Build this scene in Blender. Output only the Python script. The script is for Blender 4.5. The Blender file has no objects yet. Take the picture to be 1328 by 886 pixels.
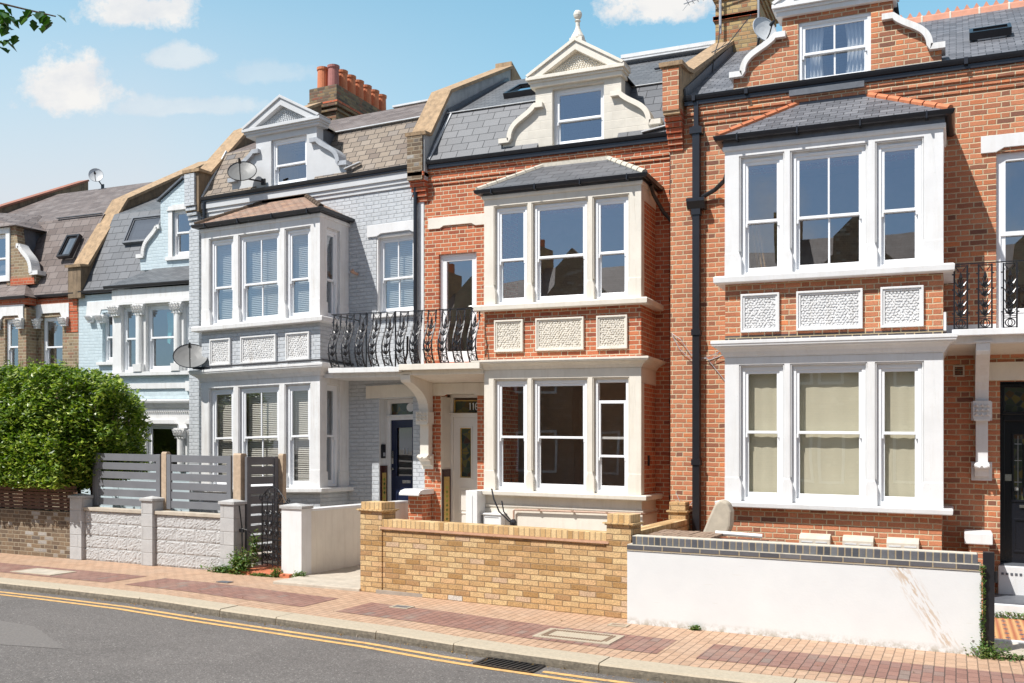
import bpy, bmesh, math, random
from mathutils import Vector
random.seed(7)
S = bpy.context.scene
COL = S.collection
R = math.radians

# ---------------------------------------------------------------- camera
HC = 2.12                      # eye height above the pavement
cam_d = bpy.data.cameras.new('camera'); cam = bpy.data.objects.new('camera', cam_d); COL.objects.link(cam)
cam.location = (0, 0, HC)
cam.rotation_euler = (R(90), 0, math.atan2(1268.6, 2794.0))
cam_d.sensor_width = 36.0; cam_d.lens = 36.0 * 1268.6 / 1328.0
cam_d.shift_y = (590.0 - 443.0) / 1328.0
cam_d.clip_end = 2000
S.camera = cam

# ---------------------------------------------------------------- light
SUN = Vector((0.348, 0.614, -1.0)).normalized()          # direction the light travels
sd = bpy.data.lights.new('sun', 'SUN'); sun = bpy.data.objects.new('sun', sd); COL.objects.link(sun)
sd.energy = 4.9; sd.angle = R(0.5); sd.color = (1.0, 0.972, 0.93)
sun.rotation_euler = (-SUN).to_track_quat('Z', 'Y').to_euler(); sun.location = (-20, -30, 60)
W = bpy.data.worlds.new('World'); S.world = W; W.use_nodes = True
S.view_settings.view_transform = 'Standard'; S.view_settings.look = 'None'
S.view_settings.exposure = 0.30; S.view_settings.gamma = 1.0
S.render.resolution_x = 1024; S.render.resolution_y = 683
S.render.engine = 'CYCLES'
S.cycles.max_bounces = 6; S.cycles.transparent_max_bounces = 12; S.cycles.diffuse_bounces = 4

class NT:
    """small helper round a node tree"""
    def __init__(s, nt): s.nt = nt; s.n = nt.nodes; s.l = nt.links
    def new(s, t, **k):
        o = s.n.new(t)
        for a, b in k.items(): setattr(o, a, b)
        return o
    def put(s, sock, v):
        if isinstance(v, bpy.types.NodeSocket): s.l.new(v, sock)
        elif isinstance(v, (tuple, list)) and len(v) == 3 and sock.type == 'RGBA': sock.default_value = (*v, 1)
        else: sock.default_value = v
    def m(s, op, a, b=None, c=None, clamp=False):
        o = s.new('ShaderNodeMath', operation=op, use_clamp=clamp)
        s.put(o.inputs[0], a)
        if b is not None: s.put(o.inputs[1], b)
        if c is not None: s.put(o.inputs[2], c)
        return o.outputs[0]
    def vm(s, op, a, b=None):
        o = s.new('ShaderNodeVectorMath', operation=op)
        s.put(o.inputs[0], a)
        if b is not None: s.put(o.inputs[1], b)
        return o.outputs[1] if op in ('DOT_PRODUCT', 'LENGTH') else o.outputs[0]
    def mix(s, f, a, b, mode='MIX'):
        o = s.new('ShaderNodeMix', data_type='RGBA', blend_type=mode)
        s.put(o.inputs[0], f); s.put(o.inputs[6], a); s.put(o.inputs[7], b)
        return o.outputs[2]
    def noise(s, vec, scale, detail=3, rough=.55, dim='3D'):
        o = s.new('ShaderNodeTexNoise', noise_dimensions=dim)
        s.put(o.inputs['Vector'], vec); o.inputs['Scale'].default_value = scale
        o.inputs['Detail'].default_value = detail; o.inputs['Roughness'].default_value = rough
        return o.outputs[0]
    def ramp(s, f, stops, interp='LINEAR'):
        o = s.new('ShaderNodeValToRGB'); s.put(o.inputs[0], f); cr = o.color_ramp; cr.interpolation = interp
        while len(cr.elements) < len(stops): cr.elements.new(.5)
        for e, (p, c) in zip(cr.elements, stops):
            e.position = p; e.color = (*c, 1) if len(c) == 3 else c
        return o.outputs[0]
    def xyz(s, v):
        o = s.new('ShaderNodeSeparateXYZ'); s.put(o.inputs[0], v); return o.outputs
    def comb(s, x, y, z=0.0):
        o = s.new('ShaderNodeCombineXYZ'); s.put(o.inputs[0], x); s.put(o.inputs[1], y); s.put(o.inputs[2], z); return o.outputs[0]
    def maprange(s, v, a, b, c=0.0, d=1.0):
        o = s.new('ShaderNodeMapRange'); s.put(o.inputs[0], v)
        for i, q in enumerate((a, b, c, d)): o.inputs[1 + i].default_value = q
        return o.outputs[0]
    def bump(s, h, strength, dist=.01):
        o = s.new('ShaderNodeBump'); o.inputs['Strength'].default_value = strength
        o.inputs['Distance'].default_value = dist; s.put(o.inputs['Height'], h); return o.outputs[0]

# sky: Nishita plus scattered cumulus (directions on the sky dome)
g = NT(W.node_tree); g.n.clear()
sky = g.new('ShaderNodeTexSky', sky_type='NISHITA'); sky.sun_disc = False
sky.sun_elevation = math.asin(-SUN.z); sky.sun_rotation = math.atan2(-SUN.x, -SUN.y)
sky.air_density = 1.0; sky.dust_density = 1.4; sky.ozone_density = 1.6
tc = g.new('ShaderNodeTexCoord').outputs['Generated']
az0 = math.atan2(1268.6, 2794.0)
fw = Vector((-math.sin(az0), math.cos(az0), 0)); rt = Vector((math.cos(az0), math.sin(az0), 0))
dw = g.m('MAXIMUM', g.vm('DOT_PRODUCT', tc, tuple(fw)), 0.05)
uu = g.m('DIVIDE', g.vm('DOT_PRODUCT', tc, tuple(rt)), dw)
vv = g.m('DIVIDE', g.xyz(tc)[2], dw)
pv = g.comb(uu, vv, 0.0)
n1 = g.noise(pv, 17, 12, .68); n2 = g.noise(g.comb(uu, g.m('MULTIPLY', vv, 1.5), 3.1), 16, 8, .6)
mask = None
#        u      v     w     h   density
for cu, cv, cw, ch, den in ((-.385, .452, .062, .030, .95), (-.460, .372, .064, .040, 1.0), (-.345, .405, .045, .018, .55),
                            (-.335, .355, .09, .014, .40), (.158, .462, .062, .036, 1.0), (-.085, .475, .02, .014, .5),
                            (-.25, .388, .05, .016, .25), (.55, .52, .12, .04, .8), (-.75, .40, .1, .04, .9), (.02, .57, .1, .03, .8), (-.2, .62, .15, .05, .9)):
    du = g.m('DIVIDE', g.m('SUBTRACT', uu, cu), cw); dv = g.m('DIVIDE', g.m('SUBTRACT', vv, cv), ch)
    dv = g.m('MULTIPLY', dv, g.m('ADD', 1.0, g.m('MULTIPLY', g.m('LESS_THAN', dv, 0.0), 0.55)))
    d = g.m('SQRT', g.m('ADD', g.m('MULTIPLY', du, du), g.m('MULTIPLY', dv, dv)))
    d = g.m('ADD', d, g.m('MULTIPLY', g.m('SUBTRACT', n1, .5), 2.6))
    k = g.m('MULTIPLY', g.maprange(d, 1.06, .66), den)
    mask = k if mask is None else g.m('MAXIMUM', mask, k)
# clouds elsewhere on the dome (seen mirrored in the windows)
back = g.m('LESS_THAN', g.vm('DOT_PRODUCT', tc, tuple(fw)), 0.0)
n3 = g.noise(tc, 4.2, 7, .6)
mask = g.m('MAXIMUM', mask, g.m('MULTIPLY', back, g.maprange(n3, .50, .66, 0, .75)))
front = g.maprange(g.vm('DOT_PRODUCT', tc, tuple(fw)), -.05, .35)
skyc = g.mix(1.0, sky.outputs[0], g.mix(front, (.50, .64, .74), (1.06, 1.50, 1.26)), 'MULTIPLY')
# added unseen whitish veil high behind the camera, put in to neutralise facade fill
el = g.xyz(tc)[2]
fillveil = g.m('MULTIPLY', g.m('SUBTRACT', 1.0, front), g.m('MULTIPLY', g.maprange(el, .42, .62), g.maprange(g.noise(tc, 2.1, 5, .6), .25, .6, .55, .95)))
skyc = g.mix(fillveil, skyc, (2.2, 2.0, 1.85))
hz = g.maprange(vv, .24, .54, 1.0, 0.0)
hz = g.m('MULTIPLY', hz, g.maprange(uu, .05, -.38, .25, 1.0), clamp=True)
skyc = g.mix(hz, skyc, (4.0, 4.15, 4.4))
shade = g.mix(g.maprange(n2, .3, .6), (3.9, 4.1, 4.4), (5.0, 4.95, 4.85))
colr = g.mix(mask, skyc, shade)
bg = g.new('ShaderNodeBackground'); g.put(bg.inputs[0], colr); bg.inputs[1].default_value = 0.15
g.l.new(bg.outputs[0], g.new('ShaderNodeOutputWorld').inputs[0])

# ---------------------------------------------------------------- geometry helpers
# Whole scene sheared in z to match image lines: every vertex goes through slope().
Z_SHEAR = 0.01695
HOUSE_SHEAR = [0.0]  # extra shear for the grey house, fitted to its lines in the image
def slope(p):
    return Vector((p[0], p[1], p[2] - Z_SHEAR * p[0] + HOUSE_SHEAR[0] * (p[0] + 10.8)))

class MB:
    def __init__(s, T=None): s.v = []; s.f = []; s.m = []; s.T = T; s.cuts = []
    def nx(s): s.cuts.append(len(s.f))
    def poly(s, pts, m=0):
        b = len(s.v)
        for p in pts: s.v.append(Vector(s.T(p)) if s.T else Vector(p))
        s.f.append(tuple(range(b, b + len(pts)))); s.m.append(m)
    def box(s, x0, x1, y0, y1, z0, z1, m=0, skip=''):
        if x0 > x1: x0, x1 = x1, x0
        P = [(x, y, z) for z in (z0, z1) for y in (y0, y1) for x in (x0, x1)]
        F = {'d': (0, 2, 3, 1), 'u': (4, 5, 7, 6), 'f': (0, 1, 5, 4), 'b': (2, 6, 7, 3), 'l': (0, 4, 6, 2), 'r': (1, 3, 7, 5)}
        for k, q in F.items():
            if k not in skip: s.poly([P[i] for i in q], m)
    def obox(s, a, b, w, h, m=0, up=(0, 0, 1)):
        """beam from a to b, w wide sideways, h thick along up"""
        a = Vector(a); b = Vector(b); d = (b - a).normalized(); u = Vector(up); sd_ = d.cross(u).normalized(); u = sd_.cross(d).normalized()
        P = [c + sd_ * i * w / 2 + u * j * h / 2 for c in (a, b) for j in (-1, 1) for i in (-1, 1)]
        for q in ((0, 1, 3, 2), (4, 6, 7, 5), (0, 4, 5, 1), (2, 3, 7, 6), (0, 2, 6, 4), (1, 5, 7, 3)): s.poly([P[i] for i in q], m)
    def tube(s, pts, r, n=6, m=0, cap=True):
        pts = [Vector(p) for p in pts]; rs = r if isinstance(r, (list, tuple)) else [r] * len(pts)
        rings = []; ref = None
        for i, p in enumerate(pts):
            d = (pts[min(i + 1, len(pts) - 1)] - pts[max(i - 1, 0)]).normalized()
            if ref is None: ref = d.orthogonal().normalized()
            ref = (ref - d * ref.dot(d)); ref = ref.normalized() if ref.length > 1e-4 else d.orthogonal().normalized()
            t = d.cross(ref)
            rings.append([p + (ref * math.cos(2 * math.pi * k / n) + t * math.sin(2 * math.pi * k / n)) * rs[i] for k in range(n)])
        for a, b in zip(rings, rings[1:]):
            for k in range(n): s.poly([a[k], a[(k + 1) % n], b[(k + 1) % n], b[k]], m)
        if cap: s.poly(rings[0][::-1], m); s.poly(rings[-1], m)
    def lathe(s, x, y, prof, n=14, m=0):
        """prof: (radius, z) from bottom up"""
        rr = [[(x + r * math.cos(2 * math.pi * k / n), y + r * math.sin(2 * math.pi * k / n), z) for k in range(n)] for r, z in prof]
        for a, b in zip(rr, rr[1:]):
            for k in range(n): s.poly([a[k], a[(k + 1) % n], b[(k + 1) % n], b[k]], m)
        s.poly(rr[0][::-1], m); s.poly(rr[-1], m)
    def prismY(s, pts, y0, y1, m=0, front=True, back=True, ms=None):
        """outline in (x, z), extruded from y0 to y1"""
        if front: s.poly([(x, y0, z) for x, z in pts], m)
        if back: s.poly([(x, y1, z) for x, z in pts][::-1], m)
        n = len(pts)
        for i in range(n):
            a, b = pts[i], pts[(i + 1) % n]
            s.poly([(a[0], y0, a[1]), (a[0], y1, a[1]), (b[0], y1, b[1]), (b[0], y0, b[1])], m if ms is None else ms)
    def prismX(s, pts, x0, x1, m=0):
        """outline in (y, z), extruded from x0 to x1"""
        s.poly([(x0, y, z) for y, z in pts], m); s.poly([(x1, y, z) for y, z in pts][::-1], m)
        n = len(pts)
        for i in range(n):
            a, b = pts[i], pts[(i + 1) % n]
            s.poly([(x0, a[0], a[1]), (x1, a[0], a[1]), (x1, b[0], b[1]), (x0, b[0], b[1])], m)
    def holed(s, x0, x1, z0, z1, y0, y1, holes, m=0, back=True, ends=True, mr=None):
        """a wall sheet facing -y with rectangular holes (hx0,hx1,hz0,hz1) and their reveals"""
        mr = m if mr is None else mr
        H = []
        for h in holes:
            a = (max(h[0], x0), min(h[1], x1), max(h[2], z0), min(h[3], z1))
            if a[1] > a[0] and a[3] > a[2]: H.append(a)
        xs = sorted({x0, x1, *[h[0] for h in H], *[h[1] for h in H]}); zs = sorted({z0, z1, *[h[2] for h in H], *[h[3] for h in H]})
        inside = lambda x, z: any(h[0] < x < h[1] and h[2] < z < h[3] for h in H)
        solid = [[not inside((xs[i] + xs[i + 1]) / 2, (zs[j] + zs[j + 1]) / 2) for j in range(len(zs) - 1)] for i in range(len(xs) - 1)]
        nx, nz = len(xs) - 1, len(zs) - 1
        for i in range(nx):
            for j in range(nz):
                if not solid[i][j]: continue
                a, b, c, d = xs[i], xs[i + 1], zs[j], zs[j + 1]
                s.poly([(a, y0, c), (b, y0, c), (b, y0, d), (a, y0, d)], m)
                if back: s.poly([(a, y1, c), (a, y1, d), (b, y1, d), (b, y1, c)], m)
                for (di, dj, q) in ((-1, 0, [(a, c), (a, d)]), (1, 0, [(b, c), (b, d)]), (0, -1, [(a, c), (b, c)]), (0, 1, [(a, d), (b, d)])):
                    ii, jj = i + di, j + dj
                    out = not (0 <= ii < nx and 0 <= jj < nz)
                    if (out and ends) or (not out and not solid[ii][jj]):
                        s.poly([(q[0][0], y0, q[0][1]), (q[1][0], y0, q[1][1]), (q[1][0], y1, q[1][1]), (q[0][0], y1, q[0][1])], m if out else mr)
    def ring(s, x0, x1, z0, z1, w, y0, y1, m=0, wb=None, wt=None):
        wb = w if wb is None else wb; wt = w if wt is None else wt
        s.holed(x0, x1, z0, z1, y0, y1, [(x0 + w, x1 - w, z0 + wb, z1 - wt)], m)
    def sweepU(s, x0, x1, yf, ym, prof, m=0):
        """moulding round the three faces of a bay: prof = closed list of (projection, z)"""
        P = [[(x0 - d, ym, z) for d, z in prof], [(x0 - d, yf - d, z) for d, z in prof], [(x1 + d, yf - d, z) for d, z in prof], [(x1 + d, ym, z) for d, z in prof]]
        n = len(prof)
        for a, b in zip(P, P[1:]):
            for k in range(n): s.poly([a[k], a[(k + 1) % n], b[(k + 1) % n], b[k]], m)
    def sweepX(s, x0, x1, y, prof, m=0):
        """moulding along a wall: prof = closed list of (projection, z)"""
        s.prismX([(y - d, z) for d, z in prof], x0, x1, m)
    def build(s, name, mats, parent=None, bevel=0.0, smooth=False, merge=True, base=None):
        if s.cuts:           # marked pieces become objects of their own
            cs = sorted({0, *s.cuts, len(s.f)}); outs = []
            for a, b in zip(cs, cs[1:]):
                q = MB(); 
                for f, mi in zip(s.f[a:b], s.m[a:b]): q.poly([s.v[i] for i in f], mi)
                outs.append(q.build(name, mats, parent, bevel, smooth, merge, base))
            return outs[0]
        me = bpy.data.meshes.new(name)
        bm = bmesh.new()
        vs = [bm.verts.new(v) for v in s.v]
        for f, mi in zip(s.f, s.m):
            try: bf = bm.faces.new([vs[i] for i in f]); bf.material_index = mi; bf.smooth = smooth
            except ValueError: pass
        if merge: bmesh.ops.remove_doubles(bm, verts=bm.verts, dist=2e-5)
        bmesh.ops.recalc_face_normals(bm, faces=bm.faces)
        bm.normal_update()
        uv = bm.loops.layers.uv.new('UVMap')
        for f in bm.faces:
            n = f.normal
            if abs(n.z) > .93: 
                for l in f.loops: l[uv].uv = (l.vert.co.x, l.vert.co.y)
            else:
                h = math.sqrt(max(1e-6, n.x * n.x + n.y * n.y)); t = Vector((-n.y / h, n.x / h, 0))
                if abs(t.x) >= abs(t.y):
                    if t.x < 0: t = -t
                elif t.y < 0: t = -t
                for l in f.loops: l[uv].uv = (l.vert.co.dot(t), l.vert.co.z / h)
        for v in bm.verts: v.co = slope(v.co)
        o = bpy.data.objects.new(name, me); COL.objects.link(o)
        if parent is not None:
            r = parent
            while r.parent: r = r.parent
            org = Vector(r['org']); o.parent = parent
        else:
            if base is None:
                lo = [min(v.co[i] for v in bm.verts) for i in range(3)]; hi = [max(v.co[i] for v in bm.verts) for i in range(3)]
                org = Vector(((lo[0] + hi[0]) / 2, (lo[1] + hi[1]) / 2, lo[2]))
            else: org = slope(base)
            o.location = org; o['org'] = tuple(org)
        for v in bm.verts: v.co -= org
        bm.to_mesh(me); bm.free()
        for mt in (mats if isinstance(mats, (list, tuple)) else [mats]): me.materials.append(mt)
        if bevel:
            b = o.modifiers.new('bevel', 'BEVEL'); b.width = bevel; b.segments = 2; b.limit_method = 'ANGLE'; b.angle_limit = R(40)
        return o

def thing(name, label, cat, loc, group=None):
    o = bpy.data.objects.new(name, None); COL.objects.link(o); o.empty_display_size = .2
    p = slope(loc); o.location = p; o['org'] = tuple(p); o['label'] = label; o['category'] = cat
    if group: o['group'] = group
    return o
def tag(o, label, cat, group=None):
    o['label'] = label; o['category'] = cat
    if group: o['group'] = group
    return o
def structure(o): o['kind'] = 'structure'; return o
def stuff(o, label, cat): o['kind'] = 'stuff'; o['label'] = label; o['category'] = cat; return o
# ---------------------------------------------------------------- materials
def material(name):
    mt = bpy.data.materials.new(name); mt.use_nodes = True; g = NT(mt.node_tree); g.n.clear()
    b = g.new('ShaderNodeBsdfPrincipled'); o = g.new('ShaderNodeOutputMaterial'); g.l.new(b.outputs[0], o.inputs[0])
    g.b = b; g.o = o
    return mt, g
def uvof(g): return g.new('ShaderNodeTexCoord').outputs['UV']
def objof(g): return g.new('ShaderNodeNewGeometry').outputs['Position']

def cells(g, H, P, split, shift=.5, warp=.0015, swap=False, mw=.01, soft=.0035):
    """returns mortar factor (1 in the joint), per-unit random 0..1, second random, height"""
    uv = uvof(g)
    nz = g.new('ShaderNodeTexNoise'); nz.inputs['Scale'].default_value = 9; nz.inputs['Detail'].default_value = 2; g.put(nz.inputs['Vector'], uv)
    w = g.vm('SCALE', g.vm('SUBTRACT', nz.outputs[1], (.5, .5, .5)), None); w.node.inputs[3].default_value = warp * 4
    q = g.xyz(g.vm('ADD', uv, w)); U, V = (q[1], q[0]) if swap else (q[0], q[1])
    rv = g.m('DIVIDE', V, H); row = g.m('FLOOR', rv); fv = g.m('FRACT', rv)
    par = g.m('FLOORED_MODULO', row, 2.0)
    ru = g.m('ADD', g.m('DIVIDE', U, P), g.m('MULTIPLY', par, shift))
    cell = g.m('FLOOR', ru); fu = g.m('FRACT', ru)
    du = g.m('MINIMUM', fu, g.m('SUBTRACT', 1.0, fu))
    ids = cell
    if split:
        du = g.m('MINIMUM', du, g.m('ABSOLUTE', g.m('SUBTRACT', fu, split)))
        ids = g.m('ADD', g.m('MULTIPLY', cell, 2.0), g.m('GREATER_THAN', fu, split))
    du = g.m('MULTIPLY', du, P); dv = g.m('MULTIPLY', g.m('MINIMUM', fv, g.m('SUBTRACT', 1.0, fv)), H)
    d = g.m('MINIMUM', du, dv)
    ins = g.maprange(d, mw / 2 - soft * .3, mw / 2 + soft)          # 0 in joint, 1 on unit
    wn = g.new('ShaderNodeTexWhiteNoise', noise_dimensions='2D'); g.put(wn.inputs['Vector'], g.comb(ids, row))
    return ins, wn.outputs[0], g.xyz(g.vm('MULTIPLY', wn.outputs[1], (1, 1, 1)))[1], fv, uv

def brick(name, stops, mortar, H=.075, P=.3375, split=2 / 3, mw=.011, bump=.6, rough=.85, grain=.35, swap=False, shift=.5, warp=.0018, stain=None, interp='LINEAR', dist=.008):
    mt, g = material(name)
    ins, rnd, rnd2, fv, uv = cells(g, H, P, split, shift, warp, swap, mw)
    col = g.ramp(rnd, stops, interp)
    pos = objof(g)
    f1 = g.noise(pos, 60, 4, .65); f2 = g.noise(pos, 7, 4, .6)
    col = g.mix(grain, col, g.ramp(f1, [(.25, (.25, .25, .25)), (.75, (1.0, 1.0, 1.0))]), 'MULTIPLY')
    col = g.mix(.35, col, g.ramp(f2, [(.3, (.6, .6, .6)), (.7, (1.0, 1.0, 1.0))]), 'MULTIPLY')
    mc = g.mix(.5, mortar, g.ramp(f1, [(.3, tuple(c * .6 for c in mortar)), (.7, mortar)]))
    out = g.mix(ins, mc, col)
    if stain:
        f3 = g.noise(pos, 1.1, 5, .6)
        out = g.mix(g.maprange(f3, .5, .75, 0, stain[1]), out, stain[0])
    g.put(g.b.inputs['Base Color'], out); g.b.inputs['Roughness'].default_value = rough
    h = g.m('ADD', g.m('MULTIPLY', ins, 1.0), g.m('MULTIPLY', f1, .35)); h = g.m('ADD', h, g.m('MULTIPLY', rnd2, .18))
    g.put(g.b.inputs['Normal'], g.bump(h, bump, dist))
    return mt

def slate(name, stops, H=.2, P=.3, gap=.006, rough=.55, bump=.8, lichen=None, edge=.02):
    mt, g = material(name)
    ins, rnd, rnd2, fv, uv = cells(g, H, P, None, .5, .001, False, gap, .003)
    col = g.ramp(rnd, stops); pos = objof(g)
    f1 = g.noise(pos, 35, 4, .6); f2 = g.noise(pos, 5, 5, .65)
    col = g.mix(.4, col, g.ramp(f1, [(.25, (.45, .45, .45)), (.75, (1, 1, 1))]), 'MULTIPLY')
    if lichen: col = g.mix(g.maprange(f2, .52, .72, 0, .7), col, lichen)
    out = g.mix(ins, (.012, .012, .013), col)
    g.put(g.b.inputs['Base Color'], out); g.b.inputs['Roughness'].default_value = rough
    # each tile tips out towards its lower edge
    h = g.m('ADD', g.m('MULTIPLY', g.m('SUBTRACT', 1.0, fv), 1.0), g.m('MULTIPLY', rnd2, .35))
    h = g.m('MULTIPLY', h, g.m('ADD', .25, g.m('MULTIPLY', ins, .75)))
    h = g.m('ADD', h, g.m('MULTIPLY', f1, .15))
    g.put(g.b.inputs['Normal'], g.bump(h, bump, edge))
    return mt

def plain(name, col, rough=.7, var=.12, scale=6, bump=.15, metal=0.0, dirt=None, fine=70, dist=.003, spec=None):
    mt, g = material(name); pos = objof(g)
    f1 = g.noise(pos, scale, 5, .6); f2 = g.noise(pos, fine, 3, .6)
    c = g.mix(g.maprange(f1, .3, .7), tuple(x * (1 - var) for x in col), tuple(min(1, x * (1 + var * .5)) for x in col))
    if dirt:
        q = g.xyz(pos); st = g.noise(g.comb(g.m('MULTIPLY', q[0], 11.0), g.m('MULTIPLY', q[1], 11.0), g.m('MULTIPLY', q[2], 1.1)), 1.0, 6, .7)
        c = g.mix(g.maprange(st, .50, .70, 0, dirt[1]), c, dirt[0])
        sp = g.noise(pos, 38, 4, .7); c = g.mix(g.maprange(sp, .62, .70, 0, min(1, dirt[1] * 1.3)), c, dirt[0])
    g.put(g.b.inputs['Base Color'], c); g.b.inputs['Roughness'].default_value = rough; g.b.inputs['Metallic'].default_value = metal
    if spec is not None: g.b.inputs['Specular IOR Level'].default_value = spec
    if bump: g.put(g.b.inputs['Normal'], g.bump(g.m('ADD', f2, g.m('MULTIPLY', f1, .8)), bump, dist))
    return mt

M = {}
M['red'] = brick('red_brick', [(0, (.38, .095, .045)), (.2, (.54, .145, .062)), (.5, (.64, .185, .078)), (.75, (.58, .165, .072)), (.9, (.70, .23, .10)), (1, (.34, .09, .05))], (.72, .60, .42), mw=.0105, bump=.9, warp=.0025)
M['reddark'] = brick('orange_moulded_brick', [(0, (.50, .10, .04)), (1, (.66, .16, .065))], (.45, .33, .22), mw=.008)
M['rbrick'] = brick('old_red_brick', [(0, (.26, .11, .07)), (.1, (.46, .17, .09)), (.3, (.64, .235, .115)), (.55, (.74, .29, .145)), (.75, (.58, .225, .12)), (.9, (.54, .18, .085)), (1, (.82, .28, .11))], (.66, .52, .34), mw=.0125, warp=.004, bump=.9, grain=.5)
M['rbrickdark'] = brick('blue_black_brick', [(0, (.05, .045, .055)), (1, (.11, .09, .085))], (.42, .33, .2), mw=.012)
M['greybrick'] = brick('grey_painted_brick', [(0, (.56, .585, .61)), (1, (.60, .625, .65))], (.55, .575, .60), grain=.15, bump=1.0, mw=.011, rough=.6, warp=.005, dist=.012)
M['bluebrick'] = brick('pale_blue_painted_brick', [(0, (.55, .65, .69)), (1, (.60, .70, .74))], (.53, .63, .67), grain=.1, bump=.55, mw=.009, rough=.6)
M['creambrick'] = brick('cream_painted_brick', [(0, (.70, .65, .56)), (1, (.74, .69, .60))], (.69, .64, .55), grain=.06, bump=.25, mw=.008, rough=.6, H=.15, P=.45, split=None)
M['yellow'] = brick('yellow_stock_brick', [(0, (.56, .32, .12)), (.10, (.72, .45, .20)), (.22, (.86, .58, .29)), (.38, (.80, .50, .23)), (.5, (.90, .64, .33)), (.62, (.74, .47, .22)), (.72, (.86, .55, .28)), (.82, (.60, .35, .16)), (.9, (.80, .56, .36)), (.965, (.33, .22, .14)), (.975, (.84, .78, .70)), (.985, (.9, .62, .30))], (.33, .22, .12), P=.235, split=None, mw=.0085, warp=.004, grain=.85, interp='CONSTANT', bump=.9)
M['yellowh'] = brick('yellow_header_brick', [(0, (.50, .29, .11)), (.2, (.80, .54, .25)), (.55, (.88, .64, .34)), (.8, (.64, .39, .17)), (1, (.86, .60, .30))], (.42, .29, .16), H=.7, P=.079, split=None, shift=0, mw=.011, warp=.003, grain=.5)
M['stock'] = brick('brown_stock_brick', [(0, (.14, .09, .055)), (.3, (.29, .20, .12)), (.6, (.20, .14, .09)), (.85, (.12, .085, .06)), (.93, (.48, .45, .41)), (1, (.27, .19, .12))], (.34, .28, .2), P=.3375, mw=.012, warp=.004, grain=.5)
M['stocky'] = brick('pale_stock_brick', [(0, (.20, .14, .085)), (.4, (.40, .30, .18)), (.7, (.30, .21, .13)), (.9, (.38, .20, .12)), (1, (.17, .12, .08))], (.42, .36, .26), mw=.012, warp=.003)
M['chim'] = brick('chimney_brick', [(0, (.22, .14, .08)), (.3, (.52, .36, .16)), (.6, (.60, .42, .19)), (.8, (.44, .16, .07)), (1, (.33, .23, .12))], (.30, .23, .14), mw=.013, warp=.005, grain=.5)
M['eng'] = brick('blue_engineering_brick', [(0, (.09, .09, .105)), (.6, (.13, .13, .145)), (1, (.18, .175, .185))], (.38, .31, .21), P=.23, split=None, mw=.012, rough=.5, grain=.3)
M['engh'] = brick('blue_engineering_header', [(0, (.08, .088, .105)), (.5, (.125, .13, .15)), (1, (.20, .21, .225))], (.38, .31, .21), H=.6, P=.0755, split=None, shift=0, mw=.012, rough=.45, grain=.3)
M['block'] = brick('split_face_block', [(0, (.52, .515, .51)), (1, (.57, .565, .555))], (.48, .475, .465), H=.222, P=.44, split=None, mw=.010, grain=.25, bump=.7, dist=.012)
M['slate'] = slate('new_slate', [(0, (.105, .11, .122)), (.5, (.125, .13, .143)), (1, (.145, .15, .163))], H=.2, P=.33)
M['slateup'] = slate('upper_slate', [(0, (.10, .105, .115)), (1, (.15, .155, .165))], H=.1, P=.25)
M['oldslate'] = slate('weathered_tile', [(0, (.20, .155, .125)), (.3, (.30, .24, .185)), (.6, (.26, .21, .165)), (.88, (.35, .285, .225)), (.94, (.16, .15, .15)), (1, (.24, .185, .14))], H=.15, P=.235, rough=.8, gap=.009)
M['claytile'] = slate('old_clay_tile', [(0, (.27, .155, .105)), (.4, (.40, .25, .18)), (.7, (.30, .2, .15)), (1, (.46, .27, .17))], H=.1, P=.17, rough=.85, gap=.008, lichen=(.30, .27, .22))
M['brownslate'] = slate('brown_slate', [(0, (.13, .098, .087)), (.5, (.18, .14, .125)), (1, (.22, .18, .165))], H=.2, P=.30, rough=.7)
M['rslate'] = slate('right_slate', [(0, (.10, .105, .12)), (.5, (.15, .155, .175)), (1, (.20, .205, .225))], H=.115, P=.19, rough=.6)
M['cream'] = plain('cream_stone_paint', (.76, .71, .62), .6, .09, 2.2, .3, dirt=((.56, .49, .39), .34))
M['white'] = plain('white_masonry_paint', (.75, .75, .75), .5, .07, 2.2, .3, dirt=((.58, .55, .5), .3))
M['oldwhite'] = plain('weathered_white_paint', (.74, .735, .725), .6, .08, 4, .25, dirt=((.45, .39, .32), .35))
M['upvc'] = plain('white_window_frame', (.82, .83, .845), .3, .02, 2, 0)
M['greyrender'] = plain('grey_render', (.58, .59, .60), .75, .08, 3, .3)
M['ochre'] = plain('ochre_render', (.46, .32, .185), .9, .3, 5, .6, dirt=((.16, .12, .09), .75), dist=.01)
M['darkrender'] = plain('stained_render', (.25, .18, .115), .95, .3, 5, .6, dirt=((.07, .055, .045), .7), dist=.01)
M['greycement'] = plain('grey_cement', (.46, .465, .46), .9, .2, 4, .4, dirt=((.16, .15, .15), .4))
M['coping'] = plain('sandy_coping', (.42, .29, .175), .95, .3, 9, .7, dirt=((.17, .13, .09), .7), dist=.008)
M['lead'] = plain('lead_flashing', (.40, .42, .45), .5, .2, 8, .3)
M['leadlight'] = plain('bright_lead', (.66, .67, .68), .5, .15, 8, .3)
M['leaddark'] = plain('dark_lead', (.12, .13, .15), .5, .25, 8, .3)
M['mortar'] = plain('ridge_mortar', (.60, .55, .46), .9, .2, 20, .5)
M['gutter'] = plain('black_gutter', (.018, .018, .022), .28, .2, 6, .05)
M['iron'] = plain('black_iron', (.016, .016, .019), .32, .2, 12, .2)
M['terra'] = plain('terracotta', (.60, .20, .09), .8, .15, 7, .3, dirt=((.34, .12, .06), .4))
M['creasing'] = plain('tile_creasing', (.52, .31, .20), .8, .2, 14, .4)
M['ridgered'] = plain('weathered_red_coping', (.34, .14, .09), .85, .3, 7, .5)
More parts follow.
